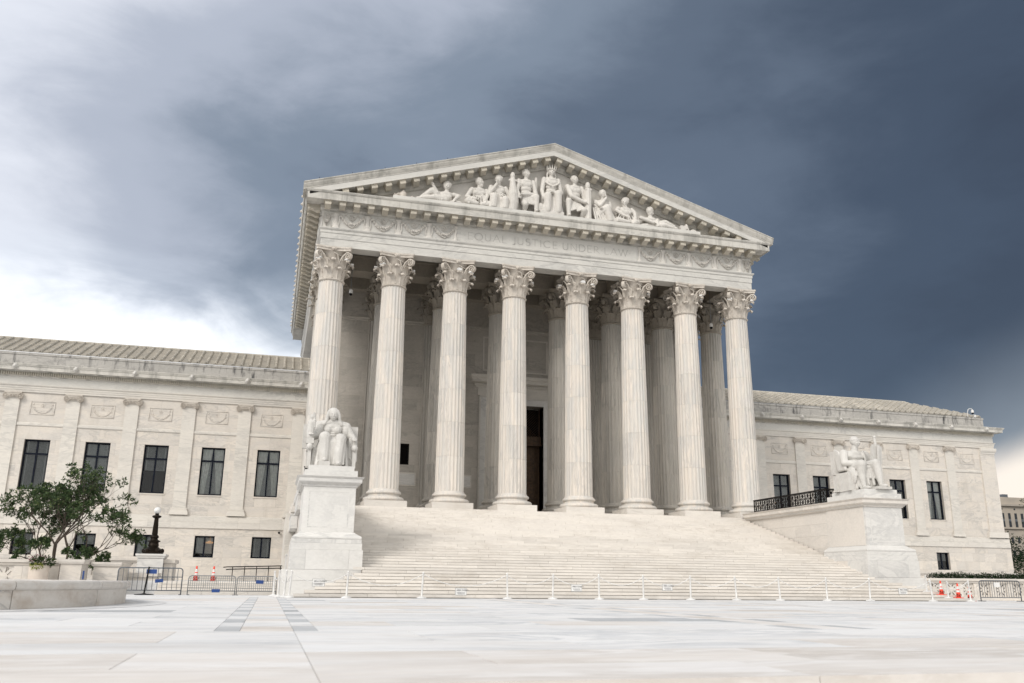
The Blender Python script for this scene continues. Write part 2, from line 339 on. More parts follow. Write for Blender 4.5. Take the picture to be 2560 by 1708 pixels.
def bx(name, mat, parent, x0, x1, y0, y1, z0, z1):
    c = ((x0+x1)/2, (y0+y1)/2, (z0+z1)/2)
    return MB().box(x0-c[0], x1-c[0], y0-c[1], y1-c[1], z0-c[2], z1-c[2]).build(name, mat, parent, c, fix=False)
def ashlar(parent, name, mat, x0, x1, z0, z1, y, depth, course, length, holes=(), gap=0.006, axis='x', back=True, sgn=-1):
    """stone blocks laid in courses on a face at y (facing -y), leaving openings free; each block an object"""
    zs = {z0, z1}
    for h in holes:
        for z in (h[2], h[3]):
            if z0 < z < z1: zs.add(z)
    zs = sorted(zs); rows = []
    for a, b in zip(zs, zs[1:]):
        n = max(1, round((b-a)/course)); rows += [(a+(b-a)*i/n, a+(b-a)*(i+1)/n) for i in range(n)]
    def put(nm, mt, a, b, d0, d1, lo, hi):
        if axis == 'x': return bx(nm, mt, parent, a, b, d0, d1, lo, hi)
        return bx(nm, mt, parent, d0, d1, a, b, lo, hi)
    for i, (lo, hi) in enumerate(rows):
        segs = [(x0, x1)]
        for h in holes:
            if h[2] < hi-1e-4 and h[3] > lo+1e-4:
                new = []
                for a, b in segs:
                    if h[1] <= a or h[0] >= b: new.append((a, b)); continue
                    if h[0] > a: new.append((a, h[0]))
                    if h[1] < b: new.append((h[1], b))
                segs = new
        for a, b in segs:
            if b-a < 0.05: continue
            n = max(1, round((b-a)/length)); off = (0.5 if i % 2 else 0.0)
            cuts = [a]+[a+(b-a)*(k+off)/n for k in range(1 if off == 0 else 0, n) if 0.12 < (b-a)*(k+off)/n < (b-a)-0.12]+[b]
            for p, q2 in zip(cuts, cuts[1:]):
                j = random.uniform(0, 0.003)
                d = sorted((y+sgn*j, y-sgn*(depth*0.5)))
                put(name, mat, p+gap/2, q2-gap/2, d[0], d[1], lo+gap/2, hi-gap/2)
            if back:
                d = sorted((y-sgn*0.014, y-sgn*depth)); put('joint_backing', 'joint', a, b, d[0], d[1], lo, hi)
def text_strips(mb, txt, x, y, z, h, sp=0.18, th=0.085, gapw=0.55, serif=True, dep=0.004, flip=1):
    """roman capitals drawn as thin strokes on a face at y facing -y; returns end x"""
    def arc(cx, cz, rx, rz, a0, a1, n=10): return [(cx+rx*cos(radians(a0+(a1-a0)*i/n)), cz+rz*sin(radians(a0+(a1-a0)*i/n))) for i in range(n+1)]
    G = {'E': (.62, [[(.1, 0), (.1, 1)], [(.1, 1), (.6, 1)], [(.1, .52), (.5, .52)], [(.1, 0), (.62, 0)]]),
         'Q': (1.0, [arc(.5, .5, .46, .5, 0, 360, 22), [(.55, .05), (.95, -.2), (1.05, -.2)]]), 'O': (1.0, [arc(.5, .5, .46, .5, 0, 360, 22)]),
         'U': (.8, [[(.1, 1), (.1, .35)]+arc(.4, .32, .3, .32, 180, 360)+[(.7, 1)]]),
         'A': (.85, [[(.0, 0), (.43, 1), (.85, 0)], [(.16, .36), (.7, .36)]]), 'L': (.6, [[(.1, 1), (.1, 0), (.6, 0)]]),
         'J': (.45, [[(.38, 1), (.38, .1)]+arc(.2, .08, .18, .18, 0, -120, 6)]),
         'S': (.6, [arc(.3, .75, .24, .25, 40, 250, 10)+arc(.3, .26, .27, .26, 80, -150, 10)]),
         'T': (.75, [[(.37, 0), (.37, 1)], [(0, 1), (.75, 1)]]), 'I': (.25, [[(.12, 0), (.12, 1)]]),
         'C': (.9, [arc(.5, .5, .46, .5, 45, 315, 16)]), 'N': (.85, [[(.1, 0), (.1, 1), (.75, 0), (.75, 1)]]),
         'D': (.85, [[(.1, 0), (.1, 1), (.35, 1)]+arc(.35, .5, .45, .5, 90, -90, 12)+[(.1, 0)]]),
         'P': (.65, [[(.1, 0), (.1, 1), (.3, 1)]+arc(.3, .74, .27, .26, 90, -90, 8)+[(.1, .48)]]),
         'R': (.75, [[(.1, 0), (.1, 1), (.3, 1)]+arc(.3, .74, .27, .26, 90, -90, 8)+[(.1, .48)], [(.3, .48), (.75, 0)]]),
         'W': (1.15, [[(0, 1), (.3, 0), (.57, 1), (.85, 0), (1.15, 1)]]), '.': (.2, [[(.06, .5), (.14, .5)]]), ' ': (.45, [])}
    for ch in txt:
        wd, st = G[ch]
        for k, line in enumerate(st):
            for (a, b), (c, d) in zip(line, line[1:]):
                dx, dz = c-a, d-b; L = sqrt(dx*dx+dz*dz)
                if L < 1e-6: continue
                t = th*(0.85 if abs(dz) < 0.3*L else 1.0)/2; nx, nz = -dz/L*t, dx/L*t; ex, ez = dx/L*t*.5, dz/L*t*.5
                q = [(a+nx-ex, b+nz-ez), (c+nx+ex, d+nz+ez), (c-nx+ex, d-nz+ez), (a-nx-ex, b-nz-ez)]
                y0 = y-dep*(1+0.12*(k % 3))
                mb.add([(x+flip*u*h, y0, z+v*h) for u, v in q], [(0, 3, 2, 1)])
        x += flip*(wd+sp)*h
    return x
def bake(o):
    dg = bpy.context.evaluated_depsgraph_get(); dg.update()
    me = bpy.data.meshes.new_from_object(o.evaluated_get(dg)); old = o.data; o.modifiers.clear(); o.data = me; bpy.data.meshes.remove(old)
    return o
# ------------------------------------------------------------------ ground, plaza
HS, RI, TR, DD, NST = 4.452, 4.452/36, 0.434, 16.35, 36
g = MB().add([(-900, -900, -1.2), (900, -900, -1.2), (900, 900, -1.2), (-900, 900, -1.2)], [(0, 1, 2, 3)]).build('ground', 'street', fix=False); tag(g, kind='structure')
plaza = empty('plaza'); tag(plaza, kind='structure')
bx('plaza_bed', 'grout', plaza, -70, 70, -43.4, 60, -1.19, -0.010)
EDGE = -44.0
def seg(a, b, L, off):
    n = max(1, round((b-a)/L)); c = [a]+[a+(b-a)*(k+off)/n for k in range(0 if off else 1, n) if 0 < (k+off) < n]+[b]
    return list(zip(c, c[1:]))
slabs = []
def lay(x0, x1, y0, y1, mat): slabs.append((x0, x1, y0, y1, mat))
XL, XR = -58, 58
for i, (a, b) in enumerate([(-43.56, -42.45), (-42.45, -41.15), (-41.15, -39.9), (-39.9, -38.0)]):
    for p, q2 in seg(XL, -14.85, 2.6 if i else 3.2, 0.5 if i % 2 else 0)+seg(-14.85, XR, 2.6 if i else 3.2, 0.5 if i % 2 else 0):
        lay(p, q2, a, b, 'pave_pink' if i < 2 or random.random() < .4 else 'pave')
bands = [-15.15+7.575*k for k in range(-5, 10)]
prev = XL
for c in bands:
    if c-0.58 > prev:
        rows = [-38.0+1.24*k for k in range(0, 18)]
        for j, (a, b) in enumerate(zip(rows, rows[1:])):
            for p, q2 in seg(prev, c-0.58, 2.15, 0.5 if j % 2 else 0):
                lay(p, q2, a, min(b, -16.3), random.choices(['pave', 'pave_pink', 'pave_grey'], [0.85, 0.125, 0.025])[0])
    y = -38.0; k = 0
    while y < -16.4:
        b = min(y+1.1, -16.3)
        for s in (-1, 1): lay(min(c+s*.30, c+s*.58), max(c+s*.30, c+s*.58), y, b, 'pave_grey' if k % 2 == 0 else 'pave')
        lay(c-.30, c+.30, y, b, 'pave_pink' if random.random() < .6 else 'pave'); y = b; k += 1
    prev = c+0.58
def vis(s):
    x, y = (s[0]+s[1])/2, (s[2]+s[3])/2; d = V((x+15.187, y+48.854, -0.56)); z = d.dot(fwd); u = d.dot(R_)/max(z, .1)
    return z > 0 and abs(u) < 0.66, ((s[1]-s[0])*(s[3]-s[2]))/max(z, 1)**3
near = sorted([s for s in slabs if vis(s)[0]], key=lambda s: -vis(s)[1])[:300]; ids = set(map(id, near))
for s in near:
    gp = 0.0035
    bx('paving_slab', s[4], plaza, s[0]+gp, s[1]-gp, s[2]+(gp if s[2] > -43.5 else 0), s[3]-gp, -0.06 if s[2] > -43.5 else -0.15, random.uniform(-0.0025, 0))
rest = {}
for s in slabs:
    if id(s) not in ids:
        rest.setdefault(s[4], MB()).box(s[0]+.006, s[1]-.006, s[2]+.006, s[3]-.006, -0.06, -0.002)
for k, mb in rest.items(): tag(mb.build('paving_slab_field', k, plaza, fix=False), kind='stuff')
bx('paving_apron', 'pave', plaza, -70, 70, -16.29, 60, -0.009, -0.004)
for k in range(1, 8): bx('plaza_step', 'step', plaza, -70, 70, -43.52-0.38*k, -43.52-0.38*k+.44, -0.155*(k+1), -0.155*k-0.008)
# pale ring of paving round the basin
BC, BRX, BRY = (-23.0, -26.0), 4.55, 6.6
mb = MB(); n = 72
for k in range(n):
    a0, a1 = 2*pi*k/n, 2*pi*(k+1)/n; g2 = 0.003
    P = [(BC[0]+(BRX+o)*cos(a), BC[1]+(BRY+o)*sin(a)) for o, a in ((.3, a0+g2), (.95, a0+g2), (.95, a1-g2), (.3, a1-g2))]
    mb.add([(*p, 0.004) for p in P], [(0, 1, 2, 3)])
mb.build('paving_ring', 'pave', plaza)

# ------------------------------------------------------------------ front steps
steps = empty('front_steps'); tag(steps, kind='structure')
blocks = []
for k in range(NST):
    y0 = -DD+k*TR; z0 = k*RI; xe = 11.62+max(0, 8-(k+1))*0.38 if k < 8 else 11.97
    off = (0.17+0.37*k) % 1.0; L = 1.98
    cuts = [-xe]; x = -xe+off*L+0.2
    while x < xe-0.25: cuts.append(x); x += L*random.uniform(0.94, 1.06)
    cuts.append(xe)
    for a, b in zip(cuts, cuts[1:]): blocks.append((k, a, b, y0, z0))
blocks = blocks
sub = MB()
for i, (k, a, b, y0, z0) in enumerate(blocks):
    g2 = 0.004; dz = random.uniform(-.0015, .0015)
    q4 = (a+g2, b-g2, y0+random.uniform(-.003, .003), y0+TR+.10, z0+.019, z0+RI+dz)
    if i < 298: bx('step_block', 'step', steps, *q4)
    else: sub.box(*q4)
tag(sub.build('step_block_flight', 'step', steps, fix=False), kind='stuff')
core = MB()
for k in range(NST):
    y0 = -DD+k*TR; xe = 11.62+max(0, 8-(k+1))*0.38 if k < 8 else 11.97
    core.box(-xe+.02, xe-.02, y0+.03, y0+TR+.3, k*RI-.3 if k else -.05, k*RI+.0115)
core.build('step_core', 'joint', steps, fix=False)
bx('porch_floor', 'step', steps, -14.3, 14.3, -1.156+TR*0+.05, 7.3, HS-.45, HS-.002)
bx('porch_floor_base', 'trim', steps, -14.5, 14.5, -0.9, 7.3, 0.0, HS-.46)

# ------------------------------------------------------------------ courthouse
CH = empty('courthouse'); tag(CH, 'monumental white marble courthouse with columned portico and long low wings', 'building')
CX = [-13.002, -9.384, -5.704, -2.024, 2.024, 5.704, 9.384, 13.002]
HC = 19.119
# --- column meshes
def flutes(r, n=24, per=6):
    pts = []
    for k in range(n):
        for j in range(per):
            t = j/per; a = 2*pi*(k+t)/n; d = 0.0 if t < 0.17 or t > 0.99 else 0.052*sin(pi*(t-0.17)/0.83)**0.7
            pts.append((cos(a)*r*(1-d), sin(a)*r*(1-d)))
    return pts
ZB0 = HS+0.336+0.66; ZT0 = 17.15
def rad(z): t = (z-ZB0)/(ZT0-ZB0); return 0.815-0.125*t**1.7
drum_me = []; nd = 6
for i in range(nd):
    a = ZB0+(ZT0-ZB0)*i/nd; b = ZB0+(ZT0-ZB0)*(i+1)/nd; mb = MB(); rings = 3; vs = []; fs = []; m = 144
    for j in range(rings+1):
        z = a+(b-a)*j/rings; zz = min(max(z, a+.004), b-.004); sh = flutes(rad(z))
        vs += [(x, y, zz) for x, y in sh]
    for j in range(rings):
        for k in range(m): fs.append((j*m+k, j*m+(k+1) % m, (j+1)*m+(k+1) % m, (j+1)*m+k))
    fs.append(tuple(range(m))[::-1]); fs.append(tuple(rings*m+k for k in range(m)))
    mb.add(vs, fs); drum_me.append(mb.mesh('shaft_drum', 'column', angle=40))
mb = MB(); r0 = 0.815
pr = [(r0, 0.66), (r0+.02, .66), (r0+.05, .60), (r0+.06, .56)]
pr += [(r0+.06+.10*cos(a), .47+.09*sin(a)) for a in [pi/2-pi*i/8 for i in range(9)]]
pr += [(r0+.07, .36), (r0+.05, .33), (r0+.06, .29), (r0+.13, .245), (r0+.17, .24)]
pr += [(r0+.17+.15*cos(a), .12+.12*sin(a)) for a in [pi/2-pi*i/8 for i in range(9)]]
mb.lathe([(r, z) for r, z in pr][::-1], 48); base_me = mb.mesh('base', 'column', angle=35)
mb = MB().box(-1.156, 1.156, -1.156, 1.156, 0, .336); plinth_me = mb.mesh('plinth', 'step')
# capital: bell, two tiers of curling leaves, corner volutes, abacus with rosette
def leaf(mb, ang, r0, z0, h, wid, curl, out):
    prof = []
    for i in range(9):
        t = i/8
        if t < .62: prof.append((r0+.03+out*0.25*(t/.62)**2, z0+h*.92*(t/.62)))
        else:
            a = (t-.62)/.38*pi*1.05; prof.append((r0+.03+out*.25+curl*(1-cos(a)), z0+h*.92+curl*.75*sin(a)))
    ca, sa = cos(ang), sin(ang); vs = []; fs = []; nu = 7
    for i, (r, z) in enumerate(prof):
        t = i/8; wv = wid*(0.80+.30*sin(pi*min(t*1.1, 1)))*(1.0-0.20*(i % 2))*(1 if t < .85 else .72)
        for k in range(nu):
            u = (k/(nu-1)-.5); rr = r-abs(u)**1.5*.10+(.022 if k == 3 else 0)-(.02 if k in (2, 4) else 0); x = u*wv
            vs.append((ca*rr-sa*x, sa*rr+ca*x, z-abs(u)*.07*t))
    n1 = len(vs)
    for i, (r, z) in enumerate(prof):
        for k in range(nu):
            x, y, zz = vs[i*nu+k]; L = sqrt(x*x+y*y); vs.append((x-x/L*.05, y-y/L*.05, zz-.03*(i > 5)))
    for o in (0, n1):
        for i in range(8):
            for k in range(nu-1): fs.append((o+i*nu+k, o+i*nu+k+1, o+(i+1)*nu+k+1, o+(i+1)*nu+k))
    for i in range(8):
        for k in (0, nu-1): fs.append((i*nu+k, (i+1)*nu+k, n1+(i+1)*nu+k, n1+i*nu+k))
    for k in range(nu-1): fs.append((8*nu+k, 8*nu+k+1, n1+8*nu+k+1, n1+8*nu+k))
    mb.add(vs, fs)
def spiral(mb, c, ang, r, turns=1.9, th=.05, w=.13, sgn=1):
    """scroll in the vertical plane that holds direction ang"""
    pts = []; ca, sa = cos(ang), sin(ang); N = 26
    for i in range(N+1):
        t = i/N; rr = r*(1-.86*t); a = pi*.55-sgn*2*pi*turns*t
        pts.append((rr*cos(a), rr*sin(a)))
    for i in range(N):
        (a, b), (c2, d) = pts[i], pts[i+1]; k = 1-.5*i/N
        for s in (1,):
            P = []
            for (u, v) in ((a, b), (c2, d)):
                L = sqrt(u*u+v*v)+1e-6
                for e in (0, -th*k):
                    for ww in (-w/2, w/2):
                        uu, vv = u+u/L*e, v+v/L*e; P.append((c[0]+ca*uu-sa*ww, c[1]+sa*uu+ca*ww, c[2]+vv))
            mb.add(P, [(0, 1, 5, 4), (2, 6, 7, 3), (0, 4, 6, 2), (1, 3, 7, 5)])
    mb.ball(c, r*.30, 8, 5)
def capital_mesh(name, half=False):
    mb = MB(); H = 1.97
    a0, a1 = (pi, 2*pi) if half else (0, 2*pi)
    mb.lathe([(.68, 0), (.74, .02), (.765, .06), (.74, .10), (.66, .12), (.62, .2), (.58, .9), (.62, 1.3), (.74, 1.62), (.84, 1.74)], 32, a0=a0, a1=a1)
    for k in range(8):
        a = pi/8+k*pi/4
        if half and not pi-.1 < a % (2*pi) < 2*pi+.1: continue
        leaf(mb, a, .66, .12, .58, .52, .15, .50)
    for k in range(8):
        a = k*pi/4
        if half and not pi-.1 < a % (2*pi) <= 2*pi+.1 and a != 0: continue
        leaf(mb, a, .66, .14, 1.06, .50, .175, .85)
    for k in range(4):
        a = pi/4+k*pi/2
        if half and sin(a) > 0: continue
        d = V((cos(a), sin(a), 0))
        for s in (-1, 1):
            o = V((-sin(a), cos(a), 0))*s*.10
            pts = [d*(.66)+o*2.6+V((0, 0, .75)), d*.72+o*2.0+V((0, 0, 1.15)), d*.90+o*1.3+V((0, 0, 1.48)), d*1.13+o*.9+V((0, 0, 1.66)), d*1.24+o*.7+V((0, 0, 1.60))]
            mb.tube(pts, [.055, .06, .06, .05, .045], 6)
        spiral(mb, d*1.19+V((0, 0, 1.44)), a, .25, th=.06, w=.20)
        leaf(mb, a, .80, .95, .42, .34, .10, .6)
    for k in range(8):
        a = pi/8+k*pi/4
        if half and sin(a) > 0.2: continue
        d = V((cos(a), sin(a), 0)); aa = round((a-pi/8)/(pi/2))*pi/2
        e = V((cos(aa if True else a), sin(aa), 0))
        mb.tube([d*.70+V((0, 0, .85)), d*.78+V((0, 0, 1.25)), (d*.5+e*.42)+V((0, 0, 1.52)), e*.90+V((0, 0, 1.6))], [.05, .05, .045, .03], 6)
    # abacus: concave sides, chamfered tips, two fillets
    for z0, z1, ex, cv in ((1.74, 1.84, .985, .17), (1.84, 1.885, 1.0, .165), (1.885, H, 1.03, .16)):
        pl = []
        for k in range(4):
            a = -pi/4+k*pi/2; T = ex*1.4142
            for t in range(0, 9):
                u = -1+2*t/8; c = 0.93
                x, y = ex-cv*(1-u*u), u*ex*c
                r = k*pi/2; pl.append((x*cos(r)-y*sin(r), x*sin(r)+y*cos(r)))
        if half: pl = [(x, min(y, 0.0)) for x, y in pl]
        mb.extrude(pl, 'z', z0, z1)
    for k in range(4):
        if half and k != 3: continue
        r = k*pi/2; c = (cos(r)*.93, sin(r)*.93, 1.82)
        for j in range(6): mb.ball((c[0]-sin(r)*.10*cos(j*pi/3), c[1]+cos(r)*.10*cos(j*pi/3), c[2]+.07*sin(j*pi/3)), .06, 6, 4)
        mb.ball((c[0]*1.04, c[1]*1.04, c[2]), .08, 6, 4)
    return mb.mesh(name, 'capital', angle=50)
cap_me = capital_mesh('capital'); hcap_me = capital_mesh('capital', True)
# white repair sleeves on some leaf tips
sl = MB()
pts = [(.16*cos(a), .13*sin(a)) for a in [pi*i/8 for i in range(9)]]
sl.extrude([(x, z) for x, z in pts]+[(-.10, -.04), (.10, -.04)], 'y', -.09, .09)
sleeve_me = sl.mesh('repair_sleeve', 'white', angle=40)
def recol(me, mat):
    m2 = me.copy(); m2.materials.clear(); m2.materials.append(M[mat]); return m2
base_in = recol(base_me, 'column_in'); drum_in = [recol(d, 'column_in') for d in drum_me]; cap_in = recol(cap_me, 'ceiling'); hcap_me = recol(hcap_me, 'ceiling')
random.seed(11)
for row, y in ((0, 0.0), (1, 3.5)):
    for x in CX:
        c = empty('column', (x, y, 0), CH)
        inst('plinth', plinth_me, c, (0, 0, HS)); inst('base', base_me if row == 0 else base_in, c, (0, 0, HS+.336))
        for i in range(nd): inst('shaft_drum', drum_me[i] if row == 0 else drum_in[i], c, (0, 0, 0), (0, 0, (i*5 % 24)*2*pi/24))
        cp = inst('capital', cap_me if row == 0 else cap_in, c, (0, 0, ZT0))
        if row == 0:
            for k in random.sample([4, 5, 6, 7, 0], 3 if x < 4 else 2):
                a = k*pi/4; r = .66+.03+.21+.22
                inst('repair_sleeve', sleeve_me, c, (cos(a)*r, sin(a)*r, ZT0+1.21), (0, 0, a+pi/2))
# --- entablature round the portico
XF, YF, YB = 13.80, -0.85, 30
path = [(-XF, YB), (-XF, YF), (XF, YF), (XF, YB)]
EN = empty('entablature', (0, 0, 0), CH)
MB().sweep([(-.0, 19.119), (-.0, 19.60), (.035, 19.605), (.035, 19.93), (.07, 19.935), (.07, 20.10), (.10, 20.11), (.14, 20.16), (.16, 20.20), (.16, 20.236), (-.9, 20.236), (-.9, 19.121)], path).build('architrave', 'front', EN)
MB().sweep([(.02, 20.236), (.02, 21.25), (-.6, 21.25), (-.6, 20.2365)], path).build('frieze', 'front', EN)
MB().sweep([(.02, 21.2505), (.07, 21.26), (.07, 21.31), (.13, 21.37), (.15, 21.40), (.15, 21.645), (.90, 21.655), (.905, 21.60), (.93, 21.60), (.93, 21.99), (.97, 22.01), (1.0, 22.06), (1.02, 22.10), (1.02, 22.14), (.75, 22.20), (-.3, 22.22), (-.3, 21.252)], [(-XF, YB), (-XF, YF), (XF, YF), (XF, YB)]).build('cornice', 'weather', EN)
# corner fascia is sharper: modillions
mm = MB()
def modillion():
    mb = MB()
    poly = [(0, 0), (0, -.05), (-.0, -.24), (-.10, -.265), (-.22, -.25), (-.34, -.20), (-.46, -.165), (-.58, -.175), (-.64, -.21), (-.69, -.20), (-.70, -.14), (-.67, -.09), (-.66, 0)]
    mb.extrude([(a, b*1.22) for a, b in poly], 'x', -.175, .175)
    mb.box(-.225, .225, -.74, 0.0, 0.001, .052)
    return mb.mesh('modillion', 'yellow')
mod_me = modillion()
n = 34; MS = 27.10/(n-1)
for i in range(n): inst('modillion', mod_me, EN, (-13.55+MS*i, YF-.15, 21.60))
for i in range(32): inst('modillion', mod_me, EN, (-XF-.15, YF+.30+.822*i, 21.60), (0, 0, -pi/2))
for i in range(4): inst('modillion', mod_me, EN, (XF+.15, YF+.30+.822*i, 21.60), (0, 0, pi/2))
# --- pediment
PE = empty('pediment', (0, 0, 0), CH)
W_, ZT_, ZA = 14.99, 22.47, 27.10; SL = (ZA-ZT_)/W_
def raking(prof, name, mat, x_end=W_):
    """profile [(y, dz)] carried up both slopes, plumb joint at the apex"""
    mb = MB(); n = len(prof); vs = []; fs = []
    for x in (-x_end, 0, x_end):
        for y, dz in prof: vs.append((x, y, ZA-SL*abs(x)+dz))
    for i in range(2):
        for k in range(n): fs.append((i*n+k, (i+1)*n+k, (i+1)*n+(k+1) % n, i*n+(k+1) % n))
    fs.append(tuple(range(n))); fs.append(tuple(2*n+k for k in range(n))[::-1])
    return mb.add(vs, fs).build(name, mat, PE)
raking([(-1.97, 0), (-1.97, -.05), (-1.93, -.09), (-1.91, -.18), (-1.85, -.30), (-1.81, -.36), (-1.80, -.415), (-.5, -.415), (-.5, 0)], 'raking_sima', 'weather')
raking([(-1.78, -.418), (-1.78, -.77), (-1.75, -.77), (-1.74, -.72), (-.5, -.72), (-.5, -.4185)], 'raking_corona', 'front', 14.62)
raking([(-1.02, -.722), (-1.02, -.97), (-.98, -1.0), (-.93, -1.08), (-.93, -1.14), (-.88, -1.2), (-.85, -1.24), (-.5, -1.24), (-.5, -.7225)], 'raking_bed_moulding', 'weather', 13.9)
MB().extrude([(-13.6, 22.0), (13.6, 22.0), (13.6, 22.25), (0, ZA-.8), (-13.6, 22.25)], 'y', -.75, 1.0).build('tympanum', 'relief', PE)
for s in (-1, 1):
    for i in range(17):
        x = s*(.42+.815*i)
        z = ZA-SL*abs(x)-.775
        if z-.35 < 22.05: continue
        inst('modillion', mod_me, PE, (x, -1.02, z), (0, s*math.atan(SL), 0))
bx('sculpture_shelf', 'front', PE, -9.87, 9.85, -1.72, -.76, 22.205, 22.40)
# gable roof over the portico
for s in (-1, 1):
    MB().add([(0, -1.2, ZA-.02), (s*(W_-.1), -1.2, ZT_-.02), (s*(W_-.1), YB, ZT_-.02), (0, YB, ZA-.02), (0, -1.2, ZA-.25), (s*(W_-.1), -1.2, ZT_-.25), (s*(W_-.1), YB, ZT_-.25), (0, YB, ZA-.25)],
             [(0, 1, 2, 3), (4, 7, 6, 5), (0, 4, 5, 1), (1, 5, 6, 2), (2, 6, 7, 3), (3, 7, 4, 0)]).build('gable_roof', 'pan', CH)
# gutter course and antefixes on the left flank
RF = empty('roof_edge', (0, 0, 0), CH)
MB().sweep([(.70, 22.215), (1.05, 22.22), (1.12, 22.30), (1.15, 22.44), (.9, 22.46), (.70, 22.3)], [(-XF, YB), (-XF, YF+.15)]).build('gutter', 'weather', RF)
an = MB(); an.ball((0, 0, .10), (.10, .13, .15), 8, 6); an.ball((-.08, 0, .06), (.09, .09, .08), 8, 5); an.tube([(0, 0, .1), (.5, 0, .25)], .08, 8); an_me = an.mesh('antefix', 'capital', smooth=True)
for i in range(26): inst('antefix', an_me, RF, (-XF-1.10, YF+1.1+1.12*i, 22.42))
lr_me = MB().tube([(0, 0, 0), (0, 0, .16)], .012, 5).mesh('lightning_rod', 'iron')
for s in (-1, 1):
    for i in range(8): x = s*(1.2+1.85*i); inst('lightning_rod', lr_me, RF, (x, -1.85, ZA-SL*abs(x)-.01))
# --- frieze garlands, candelabra, rosettes and lettering
YFR = YF-.02
def garland():
    mb = MB(); rnd = random.Random(3); W = .62
    for i in range(15):
        t = -1+2*i/14; z = -.62+.50*t*t; r = .135-.06*abs(t)
        for k in range(7):
            a = rnd.uniform(-.4, pi+.4); rr = r*rnd.uniform(.55, 1.0)
            mb.ball((t*W+rnd.uniform(-.04, .04), -abs(sin(a))*rr*.95-.02, z+cos(a)*rr), rnd.uniform(.035, .06), 5, 4)
        mb.ball((t*W, -.0, z), (.07, .06, r), 6, 4)
    for s in (-1, 1):
        pts = [(s*.66, -.03, -.05), (s*.74, -.04, -.25), (s*.70, -.03, -.5), (s*.78, -.03, -.72), (s*.72, -.02, -.88)]
        mb.tube(pts, [.03, .05, .035, .05, .02], 6)
    return mb.mesh('garland', 'relief', smooth=True)
def rosette():
    mb = MB()
    for i in range(40):
        t = i/39; a = t*4*pi; r = .05+.15*t; mb.ball((cos(a)*r, -.02, sin(a)*r), .034, 5, 4)
    mb.ball((0, -.03, 0), .06, 6, 4)
    for s in (-1, 1):
        for i in range(9):
            t = i/8; mb.ball((s*(.26+.26*t), -.015, .12*sin(t*5)+.05), .035-.012*t, 5, 4)
    return mb.mesh('rosette', 'relief', smooth=True)
def torch():
    mb = MB(); pf = [(.24, 0), (.24, .05), (.20, .09), (.13, .22), (.15, .26), (.15, .31), (.10, .36), (.13, .58), (.11, .62), (.15, .66), (.10, .74), (.18, .86), (.20, .93), (.14, .98)]
    mb.lathe(pf, 12, a0=pi, a1=2*pi); mb.v = [(x, y*.5, z) for x, y, z in mb.v]
    return mb.mesh('candelabrum', 'relief', smooth=True)
gar_me, ros_me, tor_me = garland(), rosette(), torch()
for s in (-1, 1):
    xs = [s*(13.02-1.82*k) for k in range(5)]
    for k, x in enumerate(xs):
        if k < 4: inst('candelabrum', tor_me, EN, (x, YFR, 20.24))
        if k < 4:
            xm = x-s*.91; inst('garland', gar_me, EN, (xm, YFR, 21.12)); inst('rosette', ros_me, EN, (xm, YFR, 20.98))
    inst('candelabrum', tor_me, EN, (s*5.95, YFR, 20.24), (0, 0, 0), (.6, 1, 1))
    inst('garland', gar_me, EN, (s*13.55, YFR, 21.12), (0, 0, 0), (.34, 1, 1)); inst('rosette', ros_me, EN, (s*13.5, YFR, 20.98), (0, 0, 0), (.6, 1, 1))
for k in range(9):
    y = YF+.9+1.82*k; inst('candelabrum', tor_me, EN, (-XF-.02, y, 20.24), (0, 0, -pi/2)); inst('garland', gar_me, EN, (-XF-.02, y+.91, 21.12), (0, 0, -pi/2))
tp = bx('inscription_panel', 'front', EN, -5.62, 5.74, YFR-.008, YFR+.05, 20.262, 21.20)
TXT = '.EQUAL.JUSTICE.UNDER.LAW.'
end = text_strips(MB(), TXT, 0, 0, 0, .44, .20); f = (5.45+5.42)/end; x = 0
for ch in TXT:
    mb = MB(); x2 = text_strips(mb, ch, 0, 0, 0, .44, .20)
    mb.v = [(a*f, b, c) for a, b, c in mb.v]; mb.build('letter', 'engrave', EN, (-5.42+x*f, YFR-.008, 20.49)); x += x2
# --- porch ceiling beams
CE = empty('porch_ceiling', (0, 0, 0), CH)
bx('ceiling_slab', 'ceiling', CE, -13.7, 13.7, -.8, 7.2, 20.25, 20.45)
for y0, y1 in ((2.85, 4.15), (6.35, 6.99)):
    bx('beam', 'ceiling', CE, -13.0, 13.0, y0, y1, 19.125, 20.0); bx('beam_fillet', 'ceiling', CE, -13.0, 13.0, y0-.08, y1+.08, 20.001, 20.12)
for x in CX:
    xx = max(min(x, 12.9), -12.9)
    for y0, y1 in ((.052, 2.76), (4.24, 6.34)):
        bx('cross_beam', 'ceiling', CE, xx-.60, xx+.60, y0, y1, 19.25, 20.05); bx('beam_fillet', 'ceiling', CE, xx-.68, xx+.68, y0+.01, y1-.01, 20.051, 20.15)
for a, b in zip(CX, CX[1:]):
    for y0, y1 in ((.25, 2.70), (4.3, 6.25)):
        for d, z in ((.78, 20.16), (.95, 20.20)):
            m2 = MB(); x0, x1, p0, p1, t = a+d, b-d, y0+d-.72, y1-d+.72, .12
            m2.box(x0, x1, p0, p0+t, z, 20.26).box(x0, x1, p1-t, p1, z, 20.26).box(x0, x0+t, p0+t, p1-t, z, 20.26).box(x1-t, x1, p0+t, p1-t, z, 20.26); m2.build('coffer_moulding', 'ceiling', CE)
